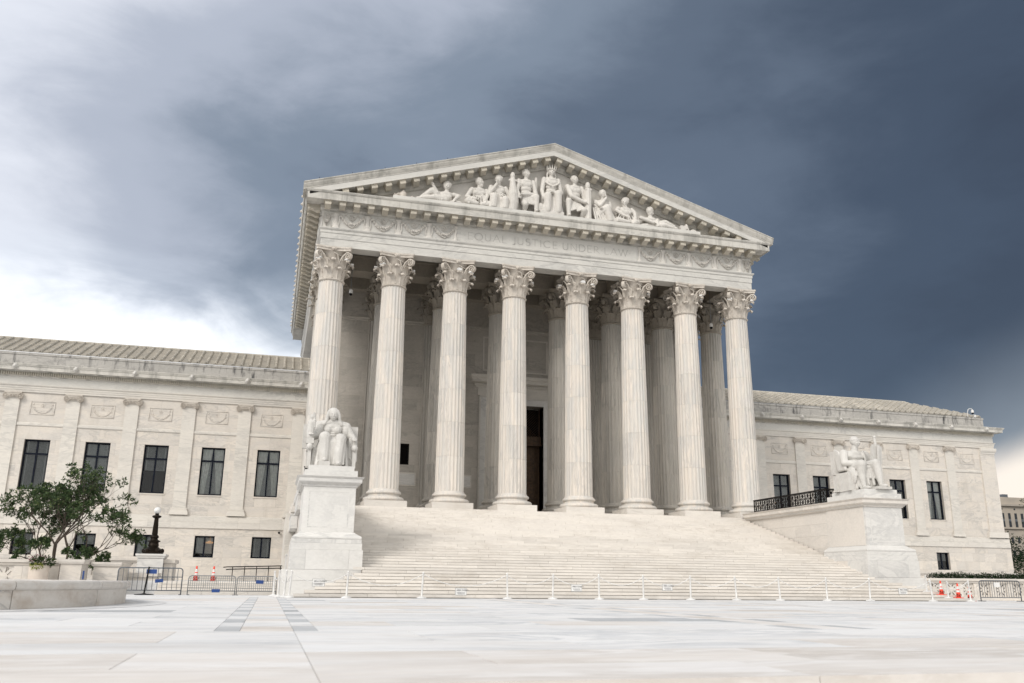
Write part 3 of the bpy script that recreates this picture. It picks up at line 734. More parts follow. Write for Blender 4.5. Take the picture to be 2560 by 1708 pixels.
# --- porch wall with door, grilles and fluted pilasters
YW = 7.0
PW = empty('porch_wall', (0, 0, 0), CH)
holes = [(-2.0, 2.0, HS, 12.1)]
for s in (-1, 1): holes.append((s*7.55-.5, s*7.55+.5, 7.80, 9.15))
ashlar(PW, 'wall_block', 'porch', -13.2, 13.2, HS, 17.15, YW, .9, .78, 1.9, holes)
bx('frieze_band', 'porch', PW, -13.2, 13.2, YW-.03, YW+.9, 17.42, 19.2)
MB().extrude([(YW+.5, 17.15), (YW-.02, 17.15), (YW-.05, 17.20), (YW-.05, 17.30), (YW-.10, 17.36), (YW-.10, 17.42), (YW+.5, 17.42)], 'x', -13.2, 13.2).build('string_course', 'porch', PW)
bx('backing_wall', 'dark', PW, -13.1, 13.1, YW+1.6, YW+1.8, HS, 19.2)
for s in (-1, 1):     # panels low on the wall
    for a, b in ((2.9, 4.9), (6.55, 8.55), (10.2, 12.2)):
        x0, x1 = sorted((s*a, s*b)); bx('base_panel', 'trim', PW, x0, x1, YW-.03, YW+.2, 6.45, 7.30); bx('base_panel_field', 'grey', PW, x0+.08, x1-.08, YW-.036, YW+.2, 6.53, 7.22)
# flank walls of the temple block
for s in (-1, 1):
    a, b = sorted((s*12.7, s*13.2)); bx('flank_wall', 'wall', CH, a, b, YW+.93, YB, 0, 19.2)
def pil_mesh(w, h, dep, nf=7):
    mb = MB(); N = nf*8; poly = []
    for i in range(N+1):
        t = i/N; f2 = (t*nf) % 1; d = 0 if (f2 < .15 or f2 > .85) or t in (0, 1) else .04*sin(pi*(f2-.15)/.7); poly.append((-w/2+w*t, -dep+d))
    poly += [(w/2, .02), (-w/2, .02)]
    mb.extrude(poly, 'z', 0, h); return mb.mesh('shaft', 'column')
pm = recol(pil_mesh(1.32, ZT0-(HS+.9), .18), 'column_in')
pb = MB().box(-.80, .80, -.36, .02, 0, .33).box(-.77, .77, -.33, .02, .332, .52).box(-.72, .72, -.27, .02, .522, .66).box(-.75, .75, -.31, .02, .662, .80).box(-.69, .69, -.22, .02, .802, .9).mesh('base', 'column')
for x in CX:
    if abs(x) < 3: continue
    p = empty('pilaster', (x, YW, 0), CH); inst('shaft', pm, p, (0, 0, HS+.9)); inst('base', pb, p, (0, 0, HS))
    inst('capital', hcap_me, p, (0, -.02, ZT0), (0, 0, 0), (1.0, .42, 1))
for y in (7.9, 11.2):    # flank pilasters
    p = empty('pilaster', (-13.2, y, 0), CH, -pi/2); inst('shaft', pm, p, (0, 0, HS+.9)); inst('base', pb, p, (0, 0, HS))
    inst('capital', hcap_me, p, (0, -.02, ZT0), (0, 0, 0), (1.0, .42, 1))
# door
DO = empty('door', (0, YW, 0), CH)
bx('jamb', 'grey', DO, -2.5, -2.0, -.14, 1.2, HS, 12.6); bx('jamb', 'grey', DO, 2.0, 2.5, -.14, 1.2, HS, 12.6); bx('lintel', 'grey', DO, -2.0, 2.0, -.137, 1.2, 12.1, 12.6)
for s in (-1, 1): bx('moulding', 'trim', DO, *sorted((s*2.5, s*2.42)), -.18, -.14, HS, 12.6)
bx('moulding', 'trim', DO, -2.5, 2.5, -.183, -.141, 12.52, 12.62)
bx('door_frieze', 'trim', DO, -2.6, 2.6, -.10, .2, 12.63, 13.2)
MB().sweep([(-.1, 13.2), (.02, 13.2), (.05, 13.28), (.10, 13.30), (.10, 13.45), (.34, 13.52), (.36, 13.72), (.45, 13.82), (.48, 13.92), (.48, 14.0), (-.1, 14.05)], [(-2.72, .3), (-2.72, -.10), (2.72, -.10), (2.72, .3)]).build('door_cornice', 'trim', DO)
dm = MB()
for i in range(40): x = -2.72+.14*i-.01; dm.box(x, x+.085, -.245, -.18, 13.31, 13.44)
dm.build('dentils', 'trim', DO)
for i in range(60): pass
bx('transom_bar', 'bronze', DO, -2.0, 2.0, .55, .9, 9.75, 10.15); bx('transom_cornice', 'bronze', DO, -2.0, 2.0, .45, .9, 9.5, 9.749)
bx('reveal_back', 'dark', DO, -2.0, 2.0, 1.3, 1.4, HS, 12.1)
for s in (-1, 1):
    bx('door_leaf', 'bronze', DO, *sorted((s*.02, s*1.98)), .85, 1.0, HS, 9.5)
    for k in range(4):
        z = HS+.35+1.22*k; m2 = MB(); a, b = sorted((s*.35, s*1.65))
        m2.box(a, b, .80, .849, z, z+.06).box(a, b, .80, .849, z+.99, z+1.05).box(a, a+.06, .80, .849, z+.06, z+.99).box(b-.06, b, .80, .849, z+.06, z+.99); m2.build('door_panel', 'bronze', DO)
gm = MB()
for i in range(27):
    for sg in (-1, 1):
        x = -2.4+.18*i; p0, p1 = (x, 10.2), (x+sg*1.8, 12.0)
        def cl(p, q2):
            (a, b), (c2, d) = p, q2
            if c2 > 1.9: t = (1.9-a)/(c2-a); c2, d = 1.9, b+(d-b)*t
            if c2 < -1.9: t = (-1.9-a)/(c2-a); c2, d = -1.9, b+(d-b)*t
            return (a, b), (c2, d)
        if -1.9 < x < 1.9:
            (a, b), (c2, d) = cl(p0, p1); gm.tube([(a, .8+.02*sg, b), (c2, .8+.02*sg, d)], .018, 4)
gm.box(-1.98, -1.9, .76, .84, 10.15, 12.1).box(1.9, 1.98, .76, .84, 10.15, 12.1).box(-.05, .05, .74, .86, 10.15, 12.1).build('transom_grille', 'bronze', DO)
# raised panel above the door
m2 = MB(); a, b, c2, d, t = -2.3, 2.3, 14.35, 16.75, .10
m2.box(a, b, YW-.06, YW, c2, c2+t).box(a, b, YW-.06, YW, d-t, d).box(a, a+t, YW-.06, YW, c2+t, d-t).box(b-t, b, YW-.06, YW, c2+t, d-t); m2.build('overdoor_panel', 'trim', PW)
bx('lantern', 'iron', PW, -.62, -.55, YW-.5, YW-.43, 13.95, 15.9)  # plain black bar standing for the lantern above the door
for s in (-1, 1):
    wg = empty('grille_window', (s*7.55, YW, 0), CH); bx('reveal', 'dark', wg, -.5, .5, .18, .3, 7.8, 9.15)
    m2 = MB()
    m2.box(-.5, -.43, .02, .12, 7.8, 9.15).box(.43, .5, .02, .12, 7.8, 9.15).box(-.43, .43, .02, .12, 7.8, 7.87).box(-.43, .43, .02, .12, 9.08, 9.15)
    for i in range(12):
        for sg in (-1, 1):
            x = -.43+.86*i/11
            for j in range(6):
                z = 7.87+1.21*j/6; x2 = x+sg*.2
                if -.44 < x2 < .44: m2.tube([(x, .07+.01*sg, z), (x2, .07+.01*sg, z+.2)], .014, 4)
    m2.build('grille', 'iron', wg)
# ------------------------------------------------------------------ wings
YG = 11.58
WB = 3.5194; WX0 = 15.7819
def volute_cap():
    mb = MB()
    for s in (-1, 1):
        prev = None
        for i in range(30):
            t = i/29; a = pi*.5+s*2*pi*1.9*t*-1; r = .175*(1-.8*t); c = (s*.40+cos(a)*r, sin(a)*r-.02)
            mb.ball((c[0], -.13, c[1]), (.034*(1-.4*t), .05, .034*(1-.4*t)), 5, 4)
        mb.extrude([(s*.40+.185*cos(2*pi*k/16), -.02+.185*sin(2*pi*k/16)) for k in range(16)], 'y', -.12, .0)
        mb.ball((s*.40, -.15, -.02), .05, 6, 4)
    mb.box(-.42, .42, -.13, 0, .08, .17); mb.box(-.50, .50, -.16, 0, .175, .25)
    for i in range(5): mb.ball((-.18+.09*i, -.12, .0), (.042, .06, .07), 6, 4)
    mb.box(-.30, .30, -.09, 0, -.10, .075)
    return mb.mesh('capital', 'capital', angle=45)
vol_me = volute_cap()
def lion():
    mb = MB(); mb.ball((0, -.10, 0), (.13, .12, .15), 8, 6); mb.ball((0, -.20, -.03), (.07, .08, .08), 6, 5)
    for k in range(10): a = 2*pi*k/10; mb.ball((cos(a)*.14, -.05, sin(a)*.16), .055, 5, 4)
    for s in (-1, 1): mb.ball((s*.09, -.1, .13), .035, 5, 4)
    return mb.mesh('lion_head', 'statue', smooth=True)
lion_me = lion()
def relief_panel():
    mb = MB(); rnd = random.Random(5); W, H = .72, .43
    for a in (((-W, W), (H-.05, H)), ((-W, W), (-H, -H+.05)), ((-W, -W+.05), (-H+.05, H-.05)), ((W-.05, W), (-H+.05, H-.05))): mb.box(a[0][0], a[0][1], -.05, .0, a[1][0], a[1][1])
    for i in range(23):
        t = -1+2*i/22; x = t*.55; z = .24-.52*(1-t*t)**.5*1.0; r = .10-.055*abs(t)
        mb.ball((x, 0, z), (.06, .07, r), 6, 4)
        for k in range(3): mb.ball((x+rnd.uniform(-.03, .03), -.05, z+rnd.uniform(-r, r)*.8), .028, 5, 3)
    for i in range(20): a = 2*pi*i/20; mb.ball((.10*cos(a), -.01, .17+.10*sin(a)), .028, 5, 3)
    mb.ball((0, -.02, .17), .05, 6, 4)
    for s in (-1, 1):
        for i in range(7): mb.ball((s*(.60-.03*(i % 2)), -.005, .18-.09*i), .026, 5, 3); mb.ball((s*(.2+.055*i), -.005, .26-.004*i*i), .02, 4, 3)
    return mb.mesh('garland_relief', 'wall', smooth=True)
rel_me = relief_panel()
WP_H = 11.56-4.98
wsh_me = MB().box(-.41, .41, -.10, .0, 0, WP_H).mesh('shaft', 'trim')
wbs_me = MB().box(-.57, .57, -.20, 0, 0, .20).box(-.53, .53, -.17, 0, .202, .30).box(-.48, .48, -.14, 0, .302, .36).box(-.51, .51, -.155, 0, .362, .43).mesh('base', 'trim')
def window(parent, x, y, z0, z1, w, tr=None, style='blind', rnd=random):
    wd = empty('window', (x, y, 0), parent); d = .26; fw = .085
    m2 = MB().box(-w/2, -w/2+fw, d-.06, d+.05, z0, z1).box(w/2-fw, w/2, d-.06, d+.05, z0, z1).box(-w/2+fw, w/2-fw, d-.06, d+.05, z0, z0+fw).box(-w/2+fw, w/2-fw, d-.06, d+.05, z1-fw, z1).box(-.05, .05, d-.05, d+.05, z0+fw, z1-fw)
    if tr: m2.box(-w/2+fw, -.05, d-.055, d+.05, tr, tr+.11).box(.05, w/2-fw, d-.055, d+.05, tr, tr+.11)
    m2.build('frame', 'frame', wd)
    cells = [(z0+fw, tr, ), (tr+.11, z1-fw)] if tr else [(z0+fw, z1-fw)]
    for a, b in cells:
        for p, q2 in ((-w/2+fw, -.05), (.05, w/2-fw)): MB().add([(p, d, a), (q2, d, a), (q2, d, b), (p, d, b)], [(0, 1, 2, 3)]).build('pane', 'glass', wd, fix=False)
    bx('room_shadow', 'dark', wd, -w/2-.02, w/2+.02, d+.9, d+.95, z0-.1, z1+.1)
    bx('room_shadow', 'dark', wd, -w/2-.03, -w/2, d+.055, d+.9, z0-.1, z1+.1); bx('room_shadow', 'dark', wd, w/2, w/2+.03, d+.055, d+.9, z0-.1, z1+.1)
    zb = z0+fw+{'blind': .02, 'half': .45*(z1-z0), 'raised': .14*(z1-z0), 'curtain': 9, 'none': 9}.get(style, .02)
    if style in ('blind', 'half', 'raised'):
        m2 = MB(); z = z1-fw-.02; tl = rnd.choice((.9, 1.2, 1.5))
        while z > zb:
            m2.add([(-w/2+fw+.02, d+.075, z-.030*tl), (w/2-fw-.02, d+.075, z-.030*tl), (w/2-fw-.02, d+.105, z), (-w/2+fw+.02, d+.105, z)], [(0, 1, 2, 3)]); z -= .055
        m2.build('blind', 'blind', wd, fix=False)
        for s in (-1, 1): bx('blind_tape', 'cord', wd, s*(w/2-.2)-.012, s*(w/2-.2)+.012, d+.058, d+.066, zb, z1-fw)
    if style == 'curtain':
        for s in (-1, 1):
            m2 = MB(); N = 14; vs = []
            for j in range(9):
                t = j/8; z = z1-fw-(z1-z0-2*fw)*t; inner = .02+.34*t**.8
                for i in range(N+1): u = i/N; xx = inner+(w/2-fw-inner)*u; vs.append((s*xx, d+.09+.018*sin(u*22), z))
            m2.add(vs, [(j*(N+1)+i, j*(N+1)+i+1, (j+1)*(N+1)+i+1, (j+1)*(N+1)+i) for j in range(8) for i in range(N)]); m2.build('curtain', 'curtain', wd, fix=False)
        m2 = MB(); z = z1-fw
        while z > z0+fw: m2.box(-w/2+fw, w/2-fw, d+.17, d+.172, z-.03, z); z -= .055
        m2.build('blind', 'blind', wd, fix=False)
    return wd
def wing(s, xin, xout, nwin, styles, low, lowstyles, end):
    """s=-1 left, +1 right; nwin window axes counted outwards"""
    lo, hi = sorted((s*xin, s*xout)); rnd = random.Random(5+s)
    ax = [WX0+WB*k for k in range(nwin)]; pil = [WX0+WB*(k+.5) for k in range(-1, nwin)]
    WW = empty('wing_wall', (0, 0, 0), CH)
    hl = [(s*a-.7377, s*a+.7377, 5.853, 8.951) for a in ax]; hl2 = [(s*a-.605, s*a+.605, 1.919, 3.262) for a in ax]
    ashlar(WW, 'wall_block', 'wall', lo, hi, 0.2, 3.73, YG-.06, .40, .60, 1.25, hl2)
    # bays between the pilasters
    edges = sorted([s*p for p in pil]); edges = [e for e in edges if lo < e < hi]
    bays = list(zip([lo]+edges, edges+[hi]))
    for a, b in bays:
        a2 = a+.41 if a != lo else a; b2 = b-.41 if b != hi else b
        if b2-a2 < .2: continue
        ashlar(WW, 'wall_block', 'wall', a2, b2, 4.53, 9.78, YG, .40, .85, 1.3, hl)
        ashlar(WW, 'wall_block', 'wall', a2, b2, 10.02, 11.92, YG, .40, .95, 2.7)
        MB().extrude([(YG+.2, 9.782), (YG-.03, 9.79), (YG-.06, 9.84), (YG-.06, 9.97), (YG-.02, 10.018), (YG+.2, 10.018)], 'x', a2+.002, b2-.002).build('band_course', 'trim', WW)
    # belt courses in blocks
    for z0, z1, pr_ in ((3.73, 4.12, .13), (4.122, 4.46, .09)): ashlar(WW, 'belt_block', 'trim', lo, hi+(.42 if s > 0 else 0), z0, z1, YG-pr_, .5, .5, 1.35)
    MB().extrude([(YG+.2, 4.462), (YG-.09, 4.462), (YG-.06, 4.50), (YG-.03, 4.528), (YG+.2, 4.528)], 'x', lo, hi).build('belt_top', 'trim', WW)
    bx('inner_wall', 'dark', WW, lo, hi, YG+1.3, YG+1.4, 0, 13)
    for i, a in enumerate(ax):
        x = s*a
        if lo < x < hi:
            o = window(CH, x, YG, 5.853, 8.951, 1.4754, 8.02, styles[i % len(styles)], rnd)
            bx('sill', 'wall', o, -.80, .80, -.05, .2, 5.77, 5.849)
            if s < 0 or i in low: window(CH, x, YG-.06, 1.919, 3.262, 1.21, None, lowstyles[i % len(lowstyles)], rnd)
            inst('garland_relief', rel_me, CH, (x, YG-.005, 10.95), (0, 0, 0), (1, .5, 1))
    if end:
        xe = s*(ax[-1]+WB); inst('garland_relief', rel_me, CH, (xe, YG-.005, 10.95), (0, 0, 0), (1, .5, 1))
    for p in pil:
        x = s*p
        if not lo-.2 < x < hi+.2: continue
        P = empty('pilaster', (x, YG, 0), CH); inst('shaft', wsh_me, P, (0, 0, 4.98)); inst('base', wbs_me, P, (0, 0, 4.55)); inst('capital', vol_me, P, (0, -.10, 11.64))
    # entablature with dentils, lion heads, parapet
    WE = empty('wing_entablature', (0, 0, 0), CH)
    pth = [(lo, YG), (hi, YG)] if not end else [(lo, YG), (hi, YG), (hi, YG+14)]
    MB().sweep([(.09, 11.92), (.09, 12.05), (.115, 12.052), (.115, 12.18), (.14, 12.182), (.14, 12.28), (.18, 12.31), (.21, 12.36), (.21, 12.385), (-.3, 12.385), (-.3, 11.921)], pth).build('architrave', 'trim', WE)
    MB().sweep([(.09, 12.386), (.09, 12.90), (-.3, 12.90), (-.3, 12.387)], pth).build('frieze', 'front', WE)
    MB().sweep([(.09, 12.901), (.13, 12.91), (.16, 12.95), (.19, 12.96), (.19, 13.17), (.36, 13.18), (.38, 13.24), (.64, 13.27), (.65, 13.22), (.67, 13.22), (.68, 13.42), (.72, 13.46), (.76, 13.54), (.79, 13.58), (.79, 13.615), (.3, 13.68), (-.3, 13.70), (-.3, 12.902)], pth).build('cornice', 'weather', WE)
    dm = MB(); x = lo
    while x < hi: dm.box(x, x+.080, YG-.34, YG-.18, 12.965, 13.165); x += .130
    tag(dm.build('dentils', 'yellow', WE, fix=False), kind='stuff')
    for p in pil+([ax[-1]+WB*1.5] if end else []):
        x = s*p
        if lo-.3 < x < hi+.3: inst('lion_head', lion_me, WE, (min(x, hi+.0), YG-.66, 13.44))
    pth2 = [(lo, YG+.22), (hi-.35 if end else hi, YG+.22)]+([(hi-.35, YG+14)] if end else [])
    MB().sweep([(0, 13.66), (0, 14.40), (.04, 14.41), (.04, 14.56), (-.6, 14.58), (-.6, 13.661)], pth2).build('parapet', 'parapet', WE)
    # tiled roof
    RO = empty('wing_roof', (0, 0, 0), CH)
    y0, z0, y1, z1 = YG+.28, 14.60, YG+4.4, 16.42; sl = math.atan2(z1-z0, y1-y0); L = sqrt((y1-y0)**2+(z1-z0)**2)
    xr = hi-.45; nrow = 8
    if end: vs = [(lo, y0, z0), (xr, y0, z0), (xr-4.12, y1, z1), (lo, y1, z1)]
    else: vs = [(lo, y0, z0), (hi, y0, z0), (hi, y1, z1), (lo, y1, z1)]
    MB().add(vs, [(0, 1, 2, 3)]).build('roof_deck', 'pan', RO)
    if end: MB().add([(xr, y0, z0), (xr, YG+14, z0), (xr-4.12, YG+14, z1), (xr-4.12, y1, z1)], [(0, 1, 2, 3)]).build('roof_hip', 'pan', RO)
    pan = MB(); R = Matrix.Rotation(sl, 3, 'X')
    for r in range(nrow*2):
        t0 = r/(nrow*2); xr2 = (xr-4.12*t0) if end else hi; c = (y0+(y1-y0)*(t0+.5/nrow/2), z0+(z1-z0)*(t0+.5/nrow/2)+.02)
        pan.obox(((lo+xr2)/2, c[0], c[1]), (xr2-lo, L/nrow/2*1.06, .075), R@Matrix.Rotation(-.16, 3, 'X'))
    tag(pan.build('pan_tiles', 'pan', RO), kind='stuff')
    tl = L/nrow; ct = MB(); N = 7; vs = []
    for j, (t, r) in enumerate(((-.04, .115), (tl*1.02, .088))):
        for k in range(N): a = pi*k/(N-1); vs.append((cos(a)*r, t, sin(a)*r*1.15+.02*(1-j)))
    for k in range(N): a = pi*k/(N-1); vs.append((cos(a)*.075, -.04, sin(a)*.07))
    fs = [(k, k+1, N+k+1, N+k) for k in range(N-1)]+[(k, 2*N+k, 2*N+k+1, k+1) for k in range(N-1)]
    ct_me = ct.add(vs, fs).mesh('cover_tile', 'tile', angle=50)
    sp = .568; nr = int((hi-lo)/sp); far = MB(); cnt = 0
    order = range(nr+1)
    for i in (order if s > 0 else reversed(order)):
        x = lo+.25+sp*i
        if x > hi-.2: continue
        for r in range(nrow):
            t = r/nrow
            if end and x > xr-4.12*t-.1: continue
            c = (x, y0+(y1-y0)*t, z0+(z1-z0)*t+.045)
            if cnt < 296: inst('cover_tile', ct_me, RO, c, (sl, 0, 0)); cnt += 1
            else:
                Rm = Matrix.Rotation(sl, 3, 'X'); far.add([V(c)+Rm@V(v.co) for v in ct_me.vertices], [tuple(p.vertices) for p in ct_me.polygons])
    if far.v: tag(far.build('cover_tile_rows', 'tile', RO), kind='stuff')
    MB().tube([(lo, y1, z1+.05), (xr-4.12 if end else hi, y1, z1+.05)], .12, 8).build('ridge_tiles', 'tile', RO)
    return WW
wing(-1, 13.25, 36.5, 6, ['curtain', 'curtain', 'half', 'raised', 'blind', 'blind'], [], ['blind', 'raised', 'blind', 'half', 'blind', 'blind'], False)
wing(1, 13.25, 43.15, 7, ['blind', 'blind', 'raised', 'blind', 'blind', 'half', 'curtain'], [6], ['half'], True)
# corner pier of the right wing
CP = empty('corner_pier', (0, 0, 0), CH)
bx('shaft', 'wall', CP, 41.73, 43.16, YG-.12, YG+.9, 4.53, 11.40); bx('base', 'trim', CP, 41.55, 43.45, YG-.22, YG+1.0, 4.53, 4.98)
MB().sweep([(.02, 11.40), (.06, 11.44), (.06, 11.52), (.12, 11.60), (.16, 11.70), (.16, 11.90), (-.3, 11.90), (-.3, 11.41)], [(41.73, YG-.1), (43.16, YG-.1), (43.16, YG+.9)]).build('capital', 'trim', CP)
bx('base_wall', 'wall', CP, 43.12, 43.62, YG-.055, YG+14, 0, 3.729); bx('side_wall', 'wall', CP, 42.6, 43.15, YG+.91, YG+14, 3.73, 11.92)
# lit pendant lamps seen through two panes
for x, y, z in ((WX0+2*WB-.45, YG+.75, 6.75), (-(WX0+WB)+.30, YG+.6, 2.85)):
    lp = MB().lathe([(.02, .16), (.05, .14), (.30, .02), (.32, 0)], 16).tube([(0, 0, .15), (0, 0, .7)], .012, 5).build('pendant_lamp', 'lampglow', None, (x, y, z))
    tag(lp, 'orange lit pendant lamp behind an upper pane of the far wing' if x > 0 else 'orange lit pendant lamp behind a low square window of the near wing', 'lamp')
# ------------------------------------------------------------------ pedestals flanking the steps
def pedestal(s, label):
    P = empty('stair_pedestal', (s*13.03, -12.88, 0)); tag(P, label, 'pedestal', 'pedestals flanking the front steps')
    o = V((s*13.03, -12.88, 0))
    def b(name, mat, xi, xo, y0, y1, z0, z1):
        a, c = sorted((s*xi, s*xo)); return bx(name, mat, P, a-o.x, c-o.x, y0-o.y, y1-o.y, z0, z1)
    # footing courses
    b('footing', 'grey', 11.70, 14.72, -12.86, -9.2, 0.0, .565); b('footing_course', 'grey', 11.64, 14.70, -12.87, -9.25, .57, .985)
    # lower blocks: three stones in front, then the sides
    for a, c in ((11.62, 12.16), (12.165, 13.83), (13.835, 14.445)): b('base_block', 'grey', a, c, -12.88, -11.4, .99, 1.748)
    b('base_block', 'pink', 11.622, 14.443, -11.395, -9.4, .99, 1.748)
    b('base_course', 'grey', 11.66, 14.42, -12.84, -9.42, 1.752, 2.0); b('base_course', 'grey', 11.68, 14.40, -12.82, -9.44, 2.004, 2.16)
    pth = [(-12.0, -9.46), (-12.0, -12.53), (-14.07, -12.53), (-14.07, -9.46)] if s < 0 else [(12.0, -9.46), (12.0, -12.53), (14.07, -12.53), (14.07, -9.46)]
    sd = -1 if s < 0 else 1
    pth = [(x-o.x, y-o.y) for x, y in pth]
    MB().sweep([(.29, 2.162), (.31, 2.20), (.31, 2.25), (.27, 2.29), (.16, 2.35), (.07, 2.40), (.05, 2.43), (0.0, 2.44), (-.5, 2.44), (-.5, 2.163)], pth, sd).build('base_moulding', 'grey', P)
    b('die', 'grey', 12.0, 14.07, -12.53, -9.46, 2.165, 4.24)
    b('die_side', 'pink', 11.985, 12.2, -12.40, -9.5, 2.45, 4.235)
    for z0, z1 in ((2.62, 2.66), (4.02, 4.06)): b('panel_edge', 'grey', 12.25, 13.85, -12.536, -12.5, z0, z1)
    for a in (12.25, 13.81): b('panel_edge', 'grey', a, a+.04, -12.536, -12.5, 2.66, 4.02)
    cap = [(0, 4.241), (.05, 4.25), (.06, 4.30), (.10, 4.33), (.20, 4.40), (.22, 4.43), (.22, 4.56), (.27, 4.60), (.30, 4.64), (-.4, 4.65), (-.4, 4.242)]
    pth = [(12.0, -1.6), (12.0, -12.53), (14.07, -12.53), (14.07, -9.2)]
    pth = [(s*x-o.x, y-o.y) for x, y in pth]
    MB().sweep(cap, pth, sd).build('cap', 'grey' if s < 0 else 'pink', P)
    b('cap_top', 'grey', 11.9, 14.2, -12.6, -1.6, 4.30, 4.645)
    # cheek wall that runs back up the steps
    for i, (z0, z1) in enumerate(((.9, 1.7), (1.705, 2.4), (2.405, 3.05), (3.055, 3.65), (3.655, 4.24))):
        y = -9.455; k = 0
        while y < -1.7:
            L = 1.5+.55*((i*7+k*3) % 3); y2 = min(y+L, -1.62); b('cheek_block', 'pink', 12.06, 14.0, y+.004, y2-.004, z0, z1); y = y2; k += 1
    # stepped plinth under the figure
    b('plinth', 'grey', 11.97, 14.08, -12.60, -9.69, 4.655, 4.905); b('plinth', 'grey', 12.11, 13.94, -12.50, -9.95, 4.91, 5.10)
    return P
pedestal(-1, 'grey veined marble pedestal under the seated hooded woman'); pedestal(1, 'marble pedestal under the seated man with tablet and sword')
# side terraces left of the near pedestal
SB = empty('side_parapet', (-14.6, -6, 0)); tag(SB, 'stepped marble parapet blocks beside the near pedestal', 'parapet')
for x0, x1, y0, y1, z0, z1 in ((-14.20, -14.02, -9.15, -5.0, 3.55, 4.2), (-14.34, -14.02, -4.5, 3.0, 3.0, 3.62), (-14.40, -14.02, -3.5, 3.1, .5, 1.75)):
    bx('parapet_wall', 'grey', SB, x0+14.6, x1+14.6, y0+6, y1+6, z0, z1); bx('coping', 'grey', SB, x0+14.58, x1+14.62, y0+5.98, y1+6.02, z1+.004, z1+.08)

# ------------------------------------------------------------------ sculpture tools
class SC(MB):
    def limb(s, pts, rs, n=10):
        for i in range(len(pts)-1): s.tube([pts[i], pts[i+1]], [rs[i], rs[i+1]], n)
        for p, r in zip(pts, rs): s.ball(p, r*1.0, n, 7)
        return s
    def fold(s, a, b, r=.035, sag=.0, n=5, out=(0, 0, 0)):
        a, b = V(a), V(b); P = [a+(b-a)*i/n+V((0, 0, -sag*4*(i/n)*(1-i/n)))+V(out)*(4*(i/n)*(1-i/n)) for i in range(n+1)]
        return s.limb(P, [r*(.7+.5*i/n) for i in range(n+1)], 6)
    def hand(s, p, d, side=1, r=.03, L=.16):
        """palm with four fingers and a thumb; d is where the fingers point"""
        p, d = V(p), V(d).normalized(); q2 = d.orthogonal().normalized() if abs(d.z) > .9 else d.cross(V((0, 0, 1))).normalized()
        nrm = q2.cross(d).normalized(); s.ball(p+d*L*.35, (L*.42,)*3, 8, 6)
        for k in range(4):
            b0 = p+d*L*.6+q2*(k-1.5)*r*1.7; l = L*(.75, .9, .85, .65)[k]; s.limb([b0, b0+d*l*.55, b0+d*l*.95-nrm*l*.25], [r, r*.9, r*.75], 6)
        t0 = p+d*L*.1+q2*side*L*.38; s.limb([t0, t0+d*L*.45+q2*side*L*.2, t0+d*L*.75+q2*side*L*.12], [r*1.1, r, r*.8], 6)
        return s
    def head(s, c, r, face=(0, -1, 0), hair='cap', beard=False):
        """head of half height r at c looking along face"""
        c, f = V(c), V(face).normalized(); sd = f.cross(V((0, 0, 1))).normalized(); u = sd.cross(f)
        P = lambda a, b, d: c+sd*a*r+f*b*r+u*d*r
        s.ball(P(0, -.06, .12), r*.84, 12, 9); s.ball(P(0, .18, -.35), r*.58, 10, 8); s.ball(P(0, .35, -.72), r*.27, 8, 6)
        s.limb([P(0, .76, .10), P(0, .95, -.22)], [r*.09, r*.14], 6)
        for k in (-1, 1):
            s.limb([P(k*.12, .72, .20), P(k*.48, .60, .17)], [r*.09, r*.08], 6); s.ball(P(k*.34, .56, -.28), r*.22, 8, 6); s.ball(P(k*.76, -.05, -.02), (r*.14, r*.14, r*.22), 6, 5)
        s.limb([P(-.2, .70, -.48), P(.2, .70, -.48)], [r*.07, r*.07], 6); s.limb([P(-.15, .67, -.58), P(.15, .67, -.58)], [r*.08, r*.08], 6)
        if hair in ('cap', 'curl'):
            s.ball(P(0, -.2, .28), r*.86, 12, 8)
            if hair == 'curl':
                rn = random.Random(int(r*1000))
                for k in range(40):
                    a, e = rn.uniform(0, 2*pi), rn.uniform(.1, 1.5); s.ball(P(.86*cos(a)*cos(e), -.15+.86*sin(a)*cos(e)*.9-.05, .25+.80*sin(e)), r*.17, 5, 4)
        if beard: s.ball(P(0, .52, -.80), (r*.42, r*.36, r*.42), 8, 6)
        return s
    def solid(s, name, mat, parent, loc, voxel=.03, it=2):
        o = s.build(name, None, parent, loc); m = o.modifiers.new('r', 'REMESH'); m.mode = 'VOXEL'; m.voxel_size = voxel; m.use_smooth_shade = True
        k = o.modifiers.new('s', 'SMOOTH'); k.iterations = it; k.factor = .5
        bake(o); o.data.materials.clear(); o.data.materials.append(M[mat]); o.data.polygons.foreach_set('use_smooth', [True]*len(o.data.polygons)); return o

